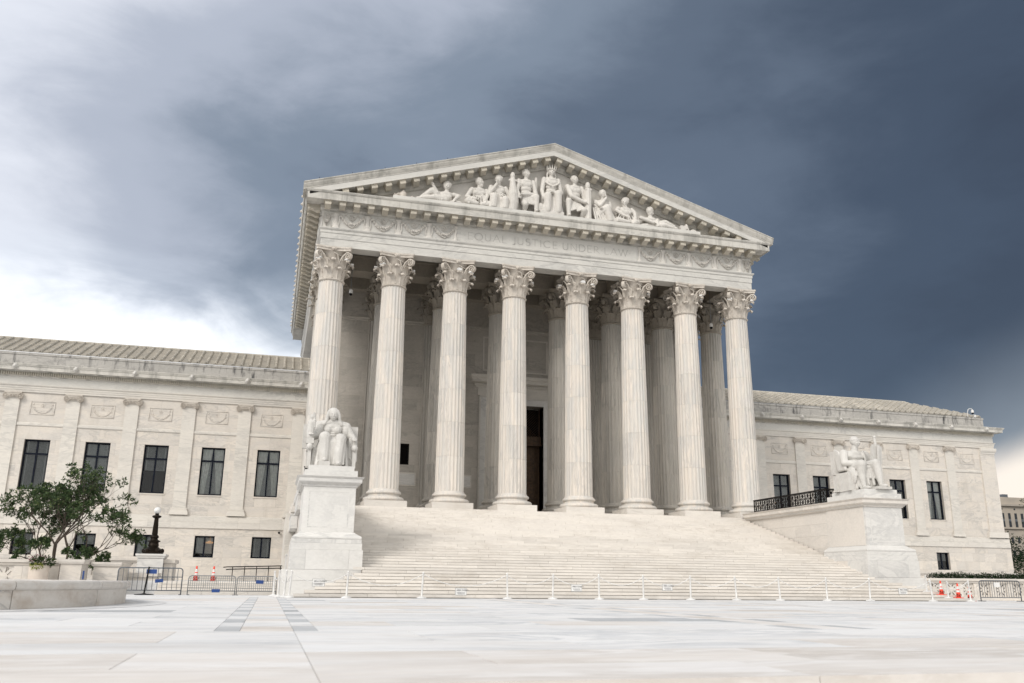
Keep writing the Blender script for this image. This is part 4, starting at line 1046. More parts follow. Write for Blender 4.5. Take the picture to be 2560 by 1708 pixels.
# ------------------------------------------------------------------ seated woman
def woman():
    T = empty('seated_statue', (-13.02, -11.35, 5.104)); T.scale = (1.07,)*3; tag(T, 'white marble seated hooded woman with small figure at her hand', 'statue')
    s = SC(); s.ball((0, .22, .92), (.46, .40, .30), 14, 9)
    for z, rx, ry in ((1.12, .40, .30), (1.32, .37, .28), (1.52, .42, .29), (1.68, .44, .26)): s.ball((0, .25, z), (rx, ry, .20), 14, 8)
    for k in (-1, 1): s.ball((k*.19, .03, 1.53), .155, 10, 8)
    s.limb([(0, .2, 1.75), (0, .14, 1.98)], [.16, .125]); s.head((0, .06, 2.15), .225)
    s.ball((0, .17, 2.22), (.265, .25, .255), 14, 9); s.ball((0, .26, 1.98), (.26, .16, .26), 12, 8)
    for k in (-1, 1): s.limb([(k*.17, .04, 2.30), (k*.23, .05, 2.12), (k*.25, .08, 1.94), (k*.34, .06, 1.78)], [.06, .065, .07, .06]); s.limb([(k*.10, .16, 1.86), (k*.56, .22, 1.74)], [.14, .17])
    for j in range(4): s.fold((-.36+.02*j, .02-.02*j, 1.66-.09*j), (.36-.02*j, .02-.02*j, 1.66-.09*j), .020, .07)
    s.limb([(-.56, .22, 1.70), (-.66, .04, 1.28), (-.78, -.34, 1.22)], [.18, .16, .10]); s.hand((-.80, -.36, 1.24), (-.2, -.9, .15), 1)
    s.limb([(.54, .22, 1.70), (.74, .14, 1.36), (.82, -.30, 1.22)], [.18, .17, .10]); s.hand((.82, -.34, 1.22), (.05, -.8, -.5), -1)
    for k, kn, an, z0 in ((-1, (-.31, -.52, 1.16), (-.28, -.58, .24), .20), (1, (.30, -.56, 1.10), (.24, -.74, .12), .06)):
        s.limb([(k*.24, .15, .95), kn], [.30, .235]); s.limb([kn, (an[0], an[1]+.04, an[2]+.45), an], [.235, .20, .17]); s.ball((an[0], an[1]-.20, z0+.03), (.11, .22, .09), 10, 6)
        for j in range(5): s.fold((kn[0]+(j-2)*.09, kn[1]-.16+.03*abs(j-2), kn[2]-.06), (an[0]+(j-2)*.10, an[1]-.14+.05*abs(j-2), an[2]-.03), .028)
    for j in range(7): s.fold((-.20+.066*j, -.34, 1.02), (-.22+.075*j, -.55, .06), .055, 0, 5)
    for k in (-1, 1):
        for j in range(5): s.fold((k*.50, .05-.10*j, 1.02-.02*j), (k*(.56+.02*(j % 2)), -.05-.13*j, .05), .065)
    for j in range(4): s.fold((-.34+.05*j, -.46, 1.28-.05*j), (.42, -.46+.02*j, 1.20-.06*j), .035, .07)
    for j in range(5): s.fold((.66+.07*j, -.26-.03*(j % 2), 1.20), (.70+.06*j, -.30, .42-.1*(j % 3)), .05)     # mantle over the arm
    for j in range(3): s.fold((-.62-.07*j, .10, 1.50), (-.78-.05*j, -.15, .98), .05)
    # small figure with sash on a book at the right hand
    s.limb([(-.86, -.34, 1.18), (-.87, -.34, 1.45), (-.86, -.34, 1.72), (-.86, -.34, 1.82)], [.15, .16, .13, .07]); s.ball((-.84, -.36, 1.97), (.075, .08, .11), 8, 7); s.limb([(-.72, -.36, 1.78), (-.78, -.42, 2.10)], [.05, .045])
    for j in range(4): s.fold((-.99, -.36, 1.50+.09*j), (-.73, -.40, 1.56+.09*j), .045, .05)
    s.ball((0, -.18, .98), (.52, .46, .22), 14, 8); s.box(-.30, .30, -.62, .2, .02, .95)
    for k in (-1, 1): s.ball((k*.50, -.10, .48), (.14, .42, .55), 12, 8); s.ball((k*.52, .20, 1.52), (.20, .22, .30), 10, 8)
    s.solid('figure', 'statue', T, (0, 0, 0), .018, 1)
    m = MB(); m.box(-.72, .72, -.30, .72, 0, .80); m.box(-1.12, 1.04, .52, .74, .85, 1.80); m.box(-.80, .80, .50, .72, .1, .86)
    for k in (-1, 1):
        m.box(min(k*.76, k*.96), max(k*.76, k*.96), -.42, .55, .70, .90); m.box(min(k*.79, k*.93), max(k*.79, k*.93), -.46, -.28, 0, .70); m.box(min(k*.78, k*.94), max(k*.78, k*.94), .40, .62, 0, .70); m.ball((k*.86, -.46, .78), (.13, .15, .14), 10, 8)
    m.box(-1.0, -.72, -.48, -.18, .905, 1.12); m.box(-.50, -.08, -1.02, -.42, .0, .17)
    m.build('throne', 'statue', T, angle=40)
woman()
def man():
    T = empty('seated_statue', (12.85, -11.25, 5.104)); T.scale = (1.14,)*3; tag(T, 'white marble seated bare chested man with tablet and sword', 'statue')
    s = SC(); s.ball((0, .22, .92), (.44, .40, .28), 14, 9)
    for z, rx, ry in ((1.08, .42, .31), (1.28, .42, .30), (1.50, .49, .32), (1.64, .50, .28)): s.ball((0, .25, z), (rx, ry, .19), 14, 8)
    for k in (-1, 1): s.ball((k*.21, .07, 1.55), (.21, .09, .12), 10, 8)
    for j in range(3):
        for k in (-1, 1): s.ball((k*.10, -.05, 1.32-.11*j), (.095, .05, .06), 8, 6)
    s.limb([(0, .22, 1.66), (.02, .17, 1.98)], [.18, .135]); s.head((.03, .11, 2.17), .235, (.35, -.94, -.02), 'curl')
    for k in range(14): a = 2*pi*k/14; s.ball((.03+.185*cos(a), .14+.195*sin(a), 2.27), .04, 6, 5)
    s.limb([(-.52, .24, 1.64), (-.66, .06, 1.22), (-.14, -.46, 1.14)], [.20, .155, .09]); s.hand((-.10, -.48, 1.13), (1, -.35, .02), 1)
    s.limb([(.52, .24, 1.64), (.86, .16, 1.26), (.74, -.30, 1.40)], [.20, .16, .10]); s.hand((.74, -.32, 1.42), (-.1, -.4, .8), -1)
    for k, kn, an, z0 in ((-1, (-.27, -.58, 1.10), (-.28, -.62, .20), .05), (1, (.33, -.74, 1.14), (.36, -.90, .24), .12)):
        s.limb([(k*.24, .15, .95), kn], [.30, .21]); s.limb([kn, (an[0], an[1]+.10, an[2]+.50), an], [.20, .175, .10]); s.ball((an[0], an[1]-.16, z0+.03), (.11, .26, .09), 10, 6)
    for j in range(5): s.fold((-.48+.03*j, -.08*j, 1.14), (-.44+.03*j, -.10-.10*j, .10+.1*(j % 2)), .06)
    for j in range(6): s.fold((-.24+.10*j, -.46-.03*j, 1.06), (-.20+.10*j, -.50-.04*j, .25+.3*(j % 2)), .06)
    for j in range(4): s.fold((.52, -.10-.14*j, 1.10), (.56, -.12-.16*j, .22), .06)
    for j in range(6): s.fold((-.42, .12-.09*j, 1.12+.02*j), (.42, -.18-.09*j, 1.14), .035, .06)
    for j in range(4): s.fold((.28+.06*j, .02+.05*j, 1.78), (.36+.05*j, -.02, 1.14), .05, 0, 5, (0, -.06, 0))
    s.ball((0, -.16, .98), (.50, .48, .20), 14, 8); s.box(-.24, .26, -.56, .2, .02, .95)
    for k in (-1, 1): s.ball((k*.48, -.08, .62), (.12, .40, .42), 12, 8)
    for j in range(6): s.fold((-.70, .64-.05*j, 1.84-.02*j), (-.62, .50-.09*j, .95), .07)
    s.ball((0, .42, 1.3), (.52, .2, .5), 12, 8)
    s.solid('figure', 'statue', T, (0, 0, 0), .018, 1)
    m = MB(); m.box(-.70, .70, -.28, .72, 0, .80); m.box(-.82, .82, .62, .82, .75, 1.78); m.box(-.74, .74, .50, .80, 0, .76)
    for k in (-1, 1): m.box(min(k*.66, k*.80), max(k*.66, k*.80), .52, .76, 0, .70); m.box(min(k*.66, k*.80), max(k*.66, k*.80), -.30, -.16, 0, .78)
    m.box(-.1, .62, -1.25, -.5, 0, .11); m.build('throne', 'statue', T, angle=40)
    m = MB(); R = Matrix.Rotation(.10, 3, 'X'); m.obox((.62, -.44, 1.56), (.50, .12, .76), R); m.build('tablet', 'statue', T)
    m = MB(); m.obox((.62, -.56, 1.35), (.10, .04, 1.2), R); m.obox((.62, -.46, 1.98), (.36, .09, .08), R); m.tube([(.62, -.46, 1.98), (.62, -.43, 2.30)], .055, 8); m.ball((.62, -.43, 2.35), .075, 8, 6)
    m.build('sword', 'statue', T, angle=40)
man()
# ------------------------------------------------------------------ pediment figures
def pfig(label, x, ztop, build, hd=.29, face=(0, -1, 0), lean=0, tw=1.0, hair='curl', beard=False, neck=.17, name='pediment_figure'):
    """torso with head, bent by lean; build(s, J) adds limbs, drapery and attributes"""
    T0 = V((x, -1.18, 22.405)); s = SC(); H = ztop-22.405; hip = V((-lean*1.0, 0.02, H-.58-.16-1.10)); nk = V((0, -.02, H-.58-.05)); ch = hip.lerp(nk, .62)
    d = nk-hip
    for t, rx, ry, rz in ((-.02, .40, .28, .26), (.2, .37, .26, .24), (.42, .38, .27, .24), (.64, .45*tw, .29, .26), (.82, .46*tw, .26, .22)):
        p = hip+d*t; s.ball(p, (rx, ry, rz), 12, 8)
    for k in (-1, 1): s.ball(hip+d*.68+V((k*.19, -.16, 0)), (.19, .12, .15), 8, 6)
    s.limb([hip+d*.86, nk+V((0, -.03, .12))], [.17, .125]); s.head(nk+V((0, -.05, .34)), hd, face, hair, beard)
    J = dict(hip=hip, nk=nk, sl=hip+d*.86+V((-.46*tw, 0, 0)), sr=hip+d*.86+V((.46*tw, 0, 0)), d=d, H=H)
    build(s, J)
    s.ball((0, .26, H*.30), (.62, .16, H*.36), 12, 8); s.ball(hip+d*.6+V((0, .16, 0)), (.44*tw, .18, .5), 12, 8); s.box(-.5, .5, .1, .4, 0, max(.2, hip.z-.1))
    # keep inside the tympanum depth
    s.v = [(a, min(b, .40), max(c, 0.0)) for a, b, c in s.v]
    o = s.solid(name, 'relief', None, T0, .026, 1); tag(o, label, 'statue', 'figures carved in the pediment'); return o
def arm(s, a, e, h, r=.135, hd=None): s.limb([a, V(e), V(h)], [r*1.2, r*1.02, r*.72]); s.hand(V(h), hd or (V(h)-V(e)), 1, .035, .17)
def robe(s, a, b, n, r=.06, zb=0.04, y=-.30, sag=0):
    for j in range(n): t = j/(n-1); s.fold((a[0]+(a[1]-a[0])*t, y+.06*(j % 2), a[2]), (b[0]+(b[1]-b[0])*t, y-.12+.07*(j % 2), zb), r, sag)
def leg(s, h, k, f, r=.24): s.limb([V(h), V(k)], [r, r*.8]); s.limb([V(k), V(f)], [r*.8, r*.52]); s.ball(V(f)+V((0, -.10, .02)), (.11, .20, .09), 8, 6)
def f2(s, J):
    arm(s, J['sl'], (-.78, -.10, J['H']-1.35), (-.30, -.36, .45)); arm(s, J['sr'], (.50, -.15, .85), (.32, -.34, .42))
    s.limb([(-.25, 0, .25), (-.75, -.25, .30), (-.2, -.36, .16)], [.26, .22, .14]); s.limb([(.2, 0, .25), (.62, -.22, .26), (.1, -.36, .14)], [.26, .22, .14])
    robe(s, (-.4, .4, .7), (-.7, .6), 8, .05, .12, -.30)
    for j in range(4): s.fold((-.38+.10*j, -.24, 1.25), (.30, -.26, .75-.1*j), .035, .05)
pfig('bearded pediment figure seated with hands in lap, second from the left', -4.62, 24.40, f2, face=(.7, -.7, 0), beard=True)
def f3(s, J):
    arm(s, J['sl'], (-.62, -.22, .95), (-.20, -.34, J['H']-.72), hd=(.3, -.2, .9)); arm(s, J['sr'], (.66, -.05, 1.05), (.52, -.34, .62))
    s.limb([(-.2, 0, .55), (-.35, -.36, .75), (-.38, -.36, .1)], [.30, .26, .24]); s.limb([(.2, 0, .5), (.35, -.36, .62), (.35, -.36, .1)], [.30, .25, .22])
    robe(s, (-.55, .55, .72), (-.62, .66), 11, .065)
    for j in range(4): s.fold((-.40, -.24, 1.5-.14*j), (.42, -.28, .95-.14*j), .04, .04)
pfig('brooding robed pediment figure with hand at chin, left of the shield bearer', -3.42, 24.72, f3, face=(-.45, -.85, -.2), beard=True)
def f4(s, J):
    arm(s, J['sl'], (-.60, -.12, 1.45), (-.52, -.36, 1.05)); arm(s, J['sr'], (.62, -.10, 1.35), (-.30, -.40, 1.12))
    leg(s, (.2, 0, .95), (.58, -.34, 1.10), (.58, -.34, .08)); leg(s, (-.2, 0, .9), (-.12, -.40, .50), (-.1, .0, .10))
    for j in range(7): s.fold((-.30+.12*j, -.28, 1.05), (-.18+.11*j, -.40, .55), .055)
    s.limb([(-.90, -.20, .05), (-.88, -.22, .55), (-.88, -.24, 1.10), (-.90, -.24, 1.6), (-.92, -.24, 2.10)], [.30, .36, .34, .22, .16]); s.ball((-.92, -.24, 2.35), (.16, .17, .26), 8, 6); s.limb([(-1.1, -.24, 2.05), (-.7, -.24, 2.05)], [.08, .08])
pfig('pediment figure with tall shield, left of the crowned centre figure', -1.66, 25.38, f4, face=(.6, -.8, 0))
def f5(s, J):
    arm(s, J['sl'], (-.62, -.08, 1.70), (-.62, -.36, 1.18), hd=(.1, -.2, -1)); arm(s, J['sr'], (.62, -.12, 1.62), (-.02, -.40, 1.52))
    for k in (-1, 1): s.limb([(k*.2, 0, 1.35), (k*.34, -.40, 1.45 if k > 0 else 1.25), (k*.34, -.38, .30)], [.28, .25, .22])
    robe(s, (-.50, .52, 1.25), (-.58, .60), 12, .065, .26); s.ball((-.78, -.25, .45), (.28, .16, .32), 10, 8)
    for k in range(7): a = pi*k/6; s.limb([(.27*cos(a), -.10-.18*sin(a), J['H']-.16), (.36*cos(a), -.10-.22*sin(a), J['H']+.10)], [.05, .028], 6)
    for k in range(12): a = 2*pi*k/12; s.ball((.28*cos(a), -.05+.28*sin(a), J['H']-.17), .06, 6, 5)
    for k in (-1, 1): s.limb([(k*.26, -.02, J['H']-.35), (k*.28, -.08, J['H']-.95)], [.06, .045]); s.fold((k*.5, -.20, J['H']-1.0), (k*.12, -.30, J['H']-1.3), .05, .03)
    s.tube([(-.98, .02, 2.55), (-.98, .02, 1.75)], .085, 8); s.tube([(.86, .1, .3), (.86, .1, 2.2)], .05, 8)
    s.box(-.85, .70, -.5, .4, 0, .22)
pfig('crowned enthroned figure at the centre of the pediment', -.02, 25.72, f5, hair='curl')
def f6(s, J):
    arm(s, J['sl'], (-.30, -.32, 1.45), (.52, -.42, 1.10), .15); arm(s, J['sr'], (.66, .0, 1.45), (.62, -.24, 1.30))
    leg(s, (-.2, 0, 1.0), (-.50, -.32, 1.12), (-.50, -.34, .08)); leg(s, (.2, 0, .9), (.48, -.42, .55), (.42, .05, .10))
    for j in range(8): s.fold((-.34+.09*j, -.26, 1.05), (-.30+.12*j, -.42, .45+.06*(j % 3)), .05, .05)
    for a in range(8): t = 2*pi*a/8; s.tube([(.80+.15*cos(t), -.26+.14*sin(t), .02), (.80+.15*cos(t), -.26+.14*sin(t), 2.10)], .075, 6)
    s.box(.60, 1.02, -.44, -.06, 1.98, 2.08); s.ball((.80, -.26, 2.32), (.17, .17, .26), 8, 6)
pfig('bare chested pediment figure holding a fasces, right of the crowned figure', 1.52, 25.40, f6, face=(.1, -1, .1), hair='curl')
def f7(s, J):
    arm(s, J['sl'], (-.30, -.36, 1.05), (.10, -.36, J['H']-.62), .12, hd=(.0, -.1, 1)); arm(s, J['sr'], (.42, -.22, .95), (-.15, -.42, .85), .12)
    s.limb([(-.4, 0, .5), (.15, -.38, .92), (.35, -.36, .10)], [.30, .26, .22]); s.limb([(.0, 0, .4), (.3, -.30, .6), (.66, -.36, .08)], [.26, .22, .14])
    robe(s, (-.75, .25, .85), (-.62, .70), 9, .06)
    for j in range(6): s.fold((-.62, -.10, 1.5-.16*j), (.20, -.34, .70-.10*j), .05, .08)
pfig('draped pediment figure resting cheek on hand, right of the fasces bearer', 3.40, 24.63, f7, face=(.75, -.6, -.3), lean=.15)
def f8(s, J):
    arm(s, J['sl'], (-.62, -.12, .95), (-.18, -.38, .55)); arm(s, J['sr'], (.62, -.12, .90), (.55, -.38, .40))
    s.limb([(-.25, 0, .22), (-.6, -.26, .25), (.1, -.38, .14)], [.26, .2, .12]); s.limb([(.2, 0, .22), (.7, -.28, .22), (.4, -.38, .10)], [.26, .2, .12])
    robe(s, (-.5, .5, .62), (-.7, .75), 8, .05, .10, -.28); s.fold((-.3, -.24, 1.35), (.25, -.26, .8), .04); s.fold((-.15, -.24, 1.4), (.35, -.26, .9), .04)
pfig('pediment figure in open tunic looking left, second from the right', 4.90, 24.34, f8, face=(-.75, -.65, 0))
def f1(s, J):
    arm(s, J['sl'], (-.62, -.24, .60), (-.85, -.34, .95), .12); arm(s, J['sr'], (.72, -.06, .62), (.42, -.36, .22), .13)
    s.limb([(-.25, 0, .25), (-.95, -.20, .70), (-1.60, -.26, .14)], [.25, .20, .12]); s.limb([(-.1, -.1, .2), (-.85, -.34, .22), (-1.45, -.34, .14)], [.24, .19, .12]); s.ball((-1.72, -.28, .10), (.18, .10, .10), 8, 6)
    for j in range(6): s.fold((-.15-.10*j, -.22, .52), (-.35-.15*j, -.40, .10), .045)
    s.ball((.55, -.05, .14), (.45, .3, .16), 8, 6)
pfig('reclining pediment figure with raised knee at the far left', -6.62, 23.88, f1, face=(-.3, -.95, -.15), lean=.25, hair='curl')
def f9(s, J):
    arm(s, J['sl'], (-.70, -.20, .62), (.05, -.42, .30), .13); arm(s, J['sr'], (.45, -.15, .55), (.35, -.40, .24), .12)
    s.limb([(.15, 0, .25), (1.0, -.16, .50), (1.55, -.24, .26)], [.25, .19, .12]); s.limb([(.1, -.1, .2), (.8, -.36, .22), (1.4, -.36, .12)], [.24, .18, .11]); s.ball((1.66, -.28, .14), (.18, .10, .10), 8, 6)
    for j in range(6): s.fold((.15+.10*j, -.22, .50), (.30+.15*j, -.42, .08), .045)
    s.ball((-.3, -.05, .14), (.5, .3, .16), 8, 6)
pfig('reclining pediment figure bent over a scroll at the far right', 6.60, 23.86, f9, face=(.7, -.55, -.45), lean=-.35)
s = SC(); rn = random.Random(2)
for k in range(34): s.ball((rn.uniform(-.35, .0), rn.uniform(-.2, .1), rn.uniform(.05, .32)), rn.uniform(.04, .08), 6, 4)
s.tube([(.18, -.05, 0), (.18, -.05, .42)], [.24, .20], 10); s.tube([(.18, -.05, .42), (.18, -.05, .62)], [.16, .03], 8); s.ball((.72, -.05, .12), (.16, .16, .14), 8, 6)
tag(s.solid('pediment_ornament', 'capital', None, (-9.42, -1.18, 22.405), .03), 'carved foliage heap and little domed ornament at the pediment shelf end, left', 'carving')
s = SC(); s.tube([(-.45, -.1, 0), (-.45, -.1, .24)], [.10, .11], 8)
for k in range(5): s.obox((-.18+.085*k, -.1, .22), (.075, .3, .42+.02*(k % 2)), Matrix.Rotation(.10*(k-1), 3, 'Y'))
s.obox((.28, -.1, .28), (.10, .34, .60), Matrix.Rotation(-.35, 3, 'Y')); s.ball((.72, -.1, .15), (.24, .16, .14), 8, 6)
tag(s.solid('pediment_ornament', 'relief', None, (8.85, -1.18, 22.405), .03), 'carved stack of books and scroll at the pediment shelf end, right', 'carving')
# ------------------------------------------------------------------ side terraces and their steps
TZ = .50
ter = empty('terrace'); tag(ter, kind='structure')
bx('terrace_floor', 'pave', ter, -60, -14.74, -10.6, YG-.1, -.003, TZ); bx('terrace_floor', 'pave', ter, 14.74, 60, -10.9, YG-.1, -.003, TZ)
for k in range(4):
    cuts = [-19.3, -17.6+.5*(k % 2), -15.9+.4*(k % 2), -14.76]
    for a, b in zip(cuts, cuts[1:]): bx('terrace_step', 'step', ter, a+.004, b-.004, -12.2+.4*k, -10.6+.002*k, .125*k+.008 if k else -.003, .125*(k+1)-.002)
# ------------------------------------------------------------------ iron railings on the cheek walls
def star_panel(w, h):
    mb = MB(); t = .016; a, b = w/2, h/2
    mb.box(-a, a, -t, t, -b, -b+.03).box(-a, a, -t, t, b-.03, b).box(-a, -a+.03, -t, t, -b+.03, b-.03).box(a-.03, a, -t, t, -b+.03, b-.03)
    for z in (-h/4, h/4):
        for k in range(8):
            g2 = pi*k/4; L = .46*min(w, h/2)/max(abs(cos(g2)), abs(sin(g2)), .72); mb.tube([(0, 0, z), (cos(g2)*L, 0, z+sin(g2)*L)], .021, 4)
        mb.tube([(.05*cos(2*pi*k/8), 0, z+.05*sin(2*pi*k/8)) for k in range(9)], .014, 4)
    mb.box(-a, a, -t, t, -.012, .012)
    return mb.mesh('railing_panel', 'iron')
for s, lab in ((-1, 'black iron lattice railing behind the seated woman'), (1, 'black iron lattice railing along the cheek wall behind the seated man')):
    Rl = empty('railing', (s*12.0, -6, 4.648)); tag(Rl, lab, 'railing'); n = 15; L = 7.1/n; me = star_panel(L, .62)
    for i in range(n): inst('railing_panel', me, Rl, (0, -9.62+L*(i+.5)+6, .36), (0, 0, pi/2))
    me2 = star_panel(.5, .62)
    for i in range(4): inst('railing_panel', me2, Rl, (s*(.27+.5*i), -9.64+6, .36))
    bx('top_rail', 'iron', Rl, -.035, .035, -3.66, 3.5, .68, .73); bx('top_rail', 'iron', Rl, *sorted((s*.036, s*2.05)), -3.675, -3.605, .68, .728)
    for i in range(6): bx('post', 'iron', Rl, -.025, .025, -3.64+1.42*i-.025, -3.64+1.42*i+.025, 0, .68)
# ------------------------------------------------------------------ balustrades
def rosette_panel(w, h, d):
    mb = MB(); a, b = w/2, h/2; f = .07
    mb.box(-a, a, -d, d, -b, -b+f).box(-a, a, -d, d, b-f, b).box(-a, -a+f, -d, d, -b+f, b-f).box(a-f, a, -d, d, -b+f, b-f)
    mb.extrude([(min(a, b)*.42*cos(2*pi*k/16), min(a, b)*.42*sin(2*pi*k/16)) for k in range(16)], 'y', -d*.9, d*.9)
    for k in range(8):
        g2 = pi*k/4; L = (b-.02)/max(abs(cos(g2))*b/a, abs(sin(g2)), .05); L = min(L, sqrt(a*a+b*b)*.97)
        u = V((cos(g2), 0, sin(g2))); n2 = V((-sin(g2), 0, cos(g2))); wd = .055
        P = [u*.1-n2*wd*.7, u*L-n2*wd*1.1, u*L+n2*wd*1.1, u*.1+n2*wd*.7]
        P = [(max(-a+.01, min(a-.01, p.x)), max(-b+.01, min(b-.01, p.z))) for p in P]; mb.extrude(P, 'y', -d*.8, d*.8)
    return mb.mesh('rosette_panel', 'wall')
def balustrade(p0, p1, z0, h, n, label, group=None, panel=.62, top=.20, mat='wall', base=.22):
    p0, p1 = V((*p0, 0)), V((*p1, 0)); L = (p1-p0).length; ang = math.atan2((p1-p0).y, (p1-p0).x)
    B = empty('balustrade', (p0.x, p0.y, z0), None, ang); tag(B, label, 'balustrade', group)
    bx('base_course', mat, B, 0, L, -.20, .20, 0, base); bx('coping', mat, B, -.03, L+.03, -.26, .26, h-top*.55, h); bx('coping_bed', mat, B, 0, L, -.19, .19, h-top, h-top*.55-.003)
    ph = h-top-base; w = L/n; me = rosette_panel(panel, ph-.004, .09)
    for i in range(n):
        c = w*(i+.5); inst('rosette_panel', me, B, (c, 0, base+ph/2))
        for a, b in ((w*i, c-panel/2), (c+panel/2, w*(i+1))): bx('pier', mat, B, a+.003, b-.003, -.15, .15, base+.002, h-top-.003)
    return B
balustrade((-38, -13.2), (-22.45, -13.2), 0, 1.20, 13, 'pierced marble balustrade behind the fountain basin and flower pot')
def pier(x0, x1, y0, y1, h, label):
    P = empty('wall_pier', ((x0+x1)/2, (y0+y1)/2, 0)); tag(P, label, 'pier'); a, b = (x1-x0)/2, (y1-y0)/2
    bx('shaft', 'wall', P, -a+.06, a-.06, -b+.06, b-.06, 0, h-.17); bx('base', 'wall', P, -a+.03, a-.03, -b+.03, b-.03, 0.001, .22)
    MB().sweep([(-.06, h-.168), (0, h-.15), (.02, h-.10), (.03, h-.08), (.03, h), (-.3, h+.004), (-.3, h-.166)], [(-a, b), (-a, -b), (a, -b), (a, b), (-a, b)]).build('cap', 'wall', P)
pier(-22.42, -21.60, -13.75, -12.4, 1.21, 'square marble end pier with a blue strip beside the flower pot')
pier(-21.52, -20.52, -12.6, -10.2, 1.15, 'lower marble pier between the blue strip pier and the lamp')
bs = bx('blue_strip', 'blue', None, -21.597, -21.55, -13.70, -13.62, .52, .82); tag(bs, 'narrow blue notice strip fixed to the pier corner', 'sign')
balustrade((-38, 0.0), (-20.2, 0.0), TZ, 1.06, 14, 'far pierced balustrade seen behind the small tree')
balustrade((18, 2.0), (44, 2.0), TZ, 1.05, 24, 'far pierced balustrade at the foot of the right hand wing', panel=.5)
balustrade((14.75, -12.75), (21.5, -14.6), 0, .98, 9, 'pierced marble balustrade behind the orange cones and steel barrier', panel=.52, base=.16)
# ------------------------------------------------------------------ fountain basin
FB = empty('fountain_basin', (BC[0], BC[1], 0)); tag(FB, 'low curved marble fountain basin with rounded rim in the foreground', 'basin')
def ell(o, a): return ((BRX+o)*cos(a), (BRY+o)*sin(a))
ns = 14
for k in range(ns):
    a0 = 2*pi*k/ns-.30; a1 = a0+2*pi/ns
    for nm, prof in (('rim_stone', [(.055, .345), (.075, .37), (.085, .41), (.075, .46), (.045, .495), (0, .51), (-.40, .51), (-.45, .47), (-.45, .345)]), ('wall_stone', [(0.0, .0), (0.0, .325), (.02, .343), (-.38, .343), (-.38, 0)])):
        mb = MB(); N = 12; np_ = len(prof); vs = []
        for i in range(N+1):
            a = a0+.0015+(a1-a0-.003)*i/N
            for o, z in prof: vs.append((*ell(o, a), z))
        fs = [(i*np_+j, (i+1)*np_+j, (i+1)*np_+(j+1) % np_, i*np_+(j+1) % np_) for i in range(N) for j in range(np_)]+[tuple(range(np_)), tuple(N*np_+j for j in range(np_))[::-1]]
        mb.add(vs, fs).build(nm, 'basin', FB, angle=40)
wv = MB(); wv.add([(*ell(-.46, 2*pi*k/48), .30) for k in range(48)], [tuple(range(48))]); wo = wv.build('water', plain('basin_water', (0.05, 0.07, 0.07), 0.05), FB)
# ------------------------------------------------------------------ street lamp on its pedestal
LX, LY = -19.95, -8.5
LP = empty('lamp_pedestal', (LX, LY, 0)); tag(LP, 'square white marble pedestal carrying the globe lamp', 'pedestal')
bx('base', 'grey', LP, -.72, .72, -.72, .72, 0, .30); bx('die', 'grey', LP, -.50, .50, -.50, .50, .302, 1.38); MB().sweep([(-.02, 1.382), (.03, 1.40), (.05, 1.46), (.09, 1.50), (.09, 1.57), (-.3, 1.575), (-.3, 1.385)], [(-.5, .5), (-.5, -.5), (.5, -.5), (.5, .5), (-.5, .5)]).build('cap', 'grey', LP)
bx('wing_block', 'wall', LP, .52, .86, -.20, 1.4, 0, 1.20); bx('wing_cap', 'wall', LP, .50, .95, -.26, 1.45, 1.204, 1.36); bx('low_block', 'wall', LP, -1.0, .45, -1.9, -.73, 0, .62); bx('low_cap', 'wall', LP, -1.06, .51, -1.96, -.735, .624, .80)
ST = empty('street_lamp', (LX, LY, 1.577)); tag(ST, 'dark ornate lamp post with white globe on a marble pedestal', 'lamp')
mb = MB(); mb.lathe([(.42, 0), (.42, .06), (.38, .10), (.40, .15), (.30, .22), (.22, .27), (.20, .30), (.22, .34), (.19, .48), (.26, .50), (.26, .54), (.16, .58), (.14, .63), (.18, .68), (.17, .74), (.11, .79), (.12, .84), (.085, 1.45), (.09, 1.47), (.16, 1.50), (.19, 1.54), (.17, 1.58), (.08, 1.61), (.075, 1.68)], 12)
for k in range(6): a = 2*pi*k/6; mb.ball((.36*cos(a), .36*sin(a), .12), (.09, .09, .11), 6, 5)
mb.build('post', 'lampiron', ST, angle=35); MB().ball((0, 0, 1.80), .145, 18, 12).build('globe', 'globe', ST, smooth=True)
# ------------------------------------------------------------------ flower pot
FP = empty('flower_pot', (-22.98, -13.95, 0)); tag(FP, 'pale round pot of flowers standing before the balustrade', 'plant pot')
MB().lathe([(.27, 0), (.29, .05), (.325, .92), (.335, .97), (.30, .98), (.29, .90)], 28).build('pot', 'pot', FP, smooth=True)
def leaves(mb, tones, c, rad, n, size, rnd, tone=(0, 1), flat=.6, up=.25):
    for _ in range(n):
        d = V((rnd.gauss(0, 1), rnd.gauss(0, 1), rnd.gauss(0, 1))).normalized(); r = rnd.random()**.4
        p = V(c)+V((d.x*rad[0], d.y*rad[1], d.z*rad[2]))*r; blade(mb, tones, p, (d+V((rnd.gauss(0, .5), rnd.gauss(0, .5), up))).normalized(), size*rnd.uniform(.7, 1.25), rnd, rnd.uniform(*tone))
def blade(mb, tones, p, d, L, rnd, tn, wd=.38):
    s = d.cross(V((rnd.gauss(0, 1), rnd.gauss(0, 1), rnd.gauss(0, 1))))
    if s.length < 1e-4: s = d.orthogonal()
    s.normalize(); n2 = s.cross(d); w2 = L*wd/2
    mb.add([p, p+d*L*.5+s*w2, p+d*L*.5-s*w2, p+d*L-n2*L*.12], [(0, 1, 2), (1, 3, 2)]); tones += [tn, tn]
def foliage(mb, tones, name, mat, parent=None, loc=(0, 0, 0)):
    me = bpy.data.meshes.new(name); me.from_pydata(mb.v, [], mb.f); at = me.attributes.new('tone', 'FLOAT', 'FACE'); at.data.foreach_set('value', tones); me.materials.append(M[mat]); me.update()
    return inst(name, me, parent, loc)
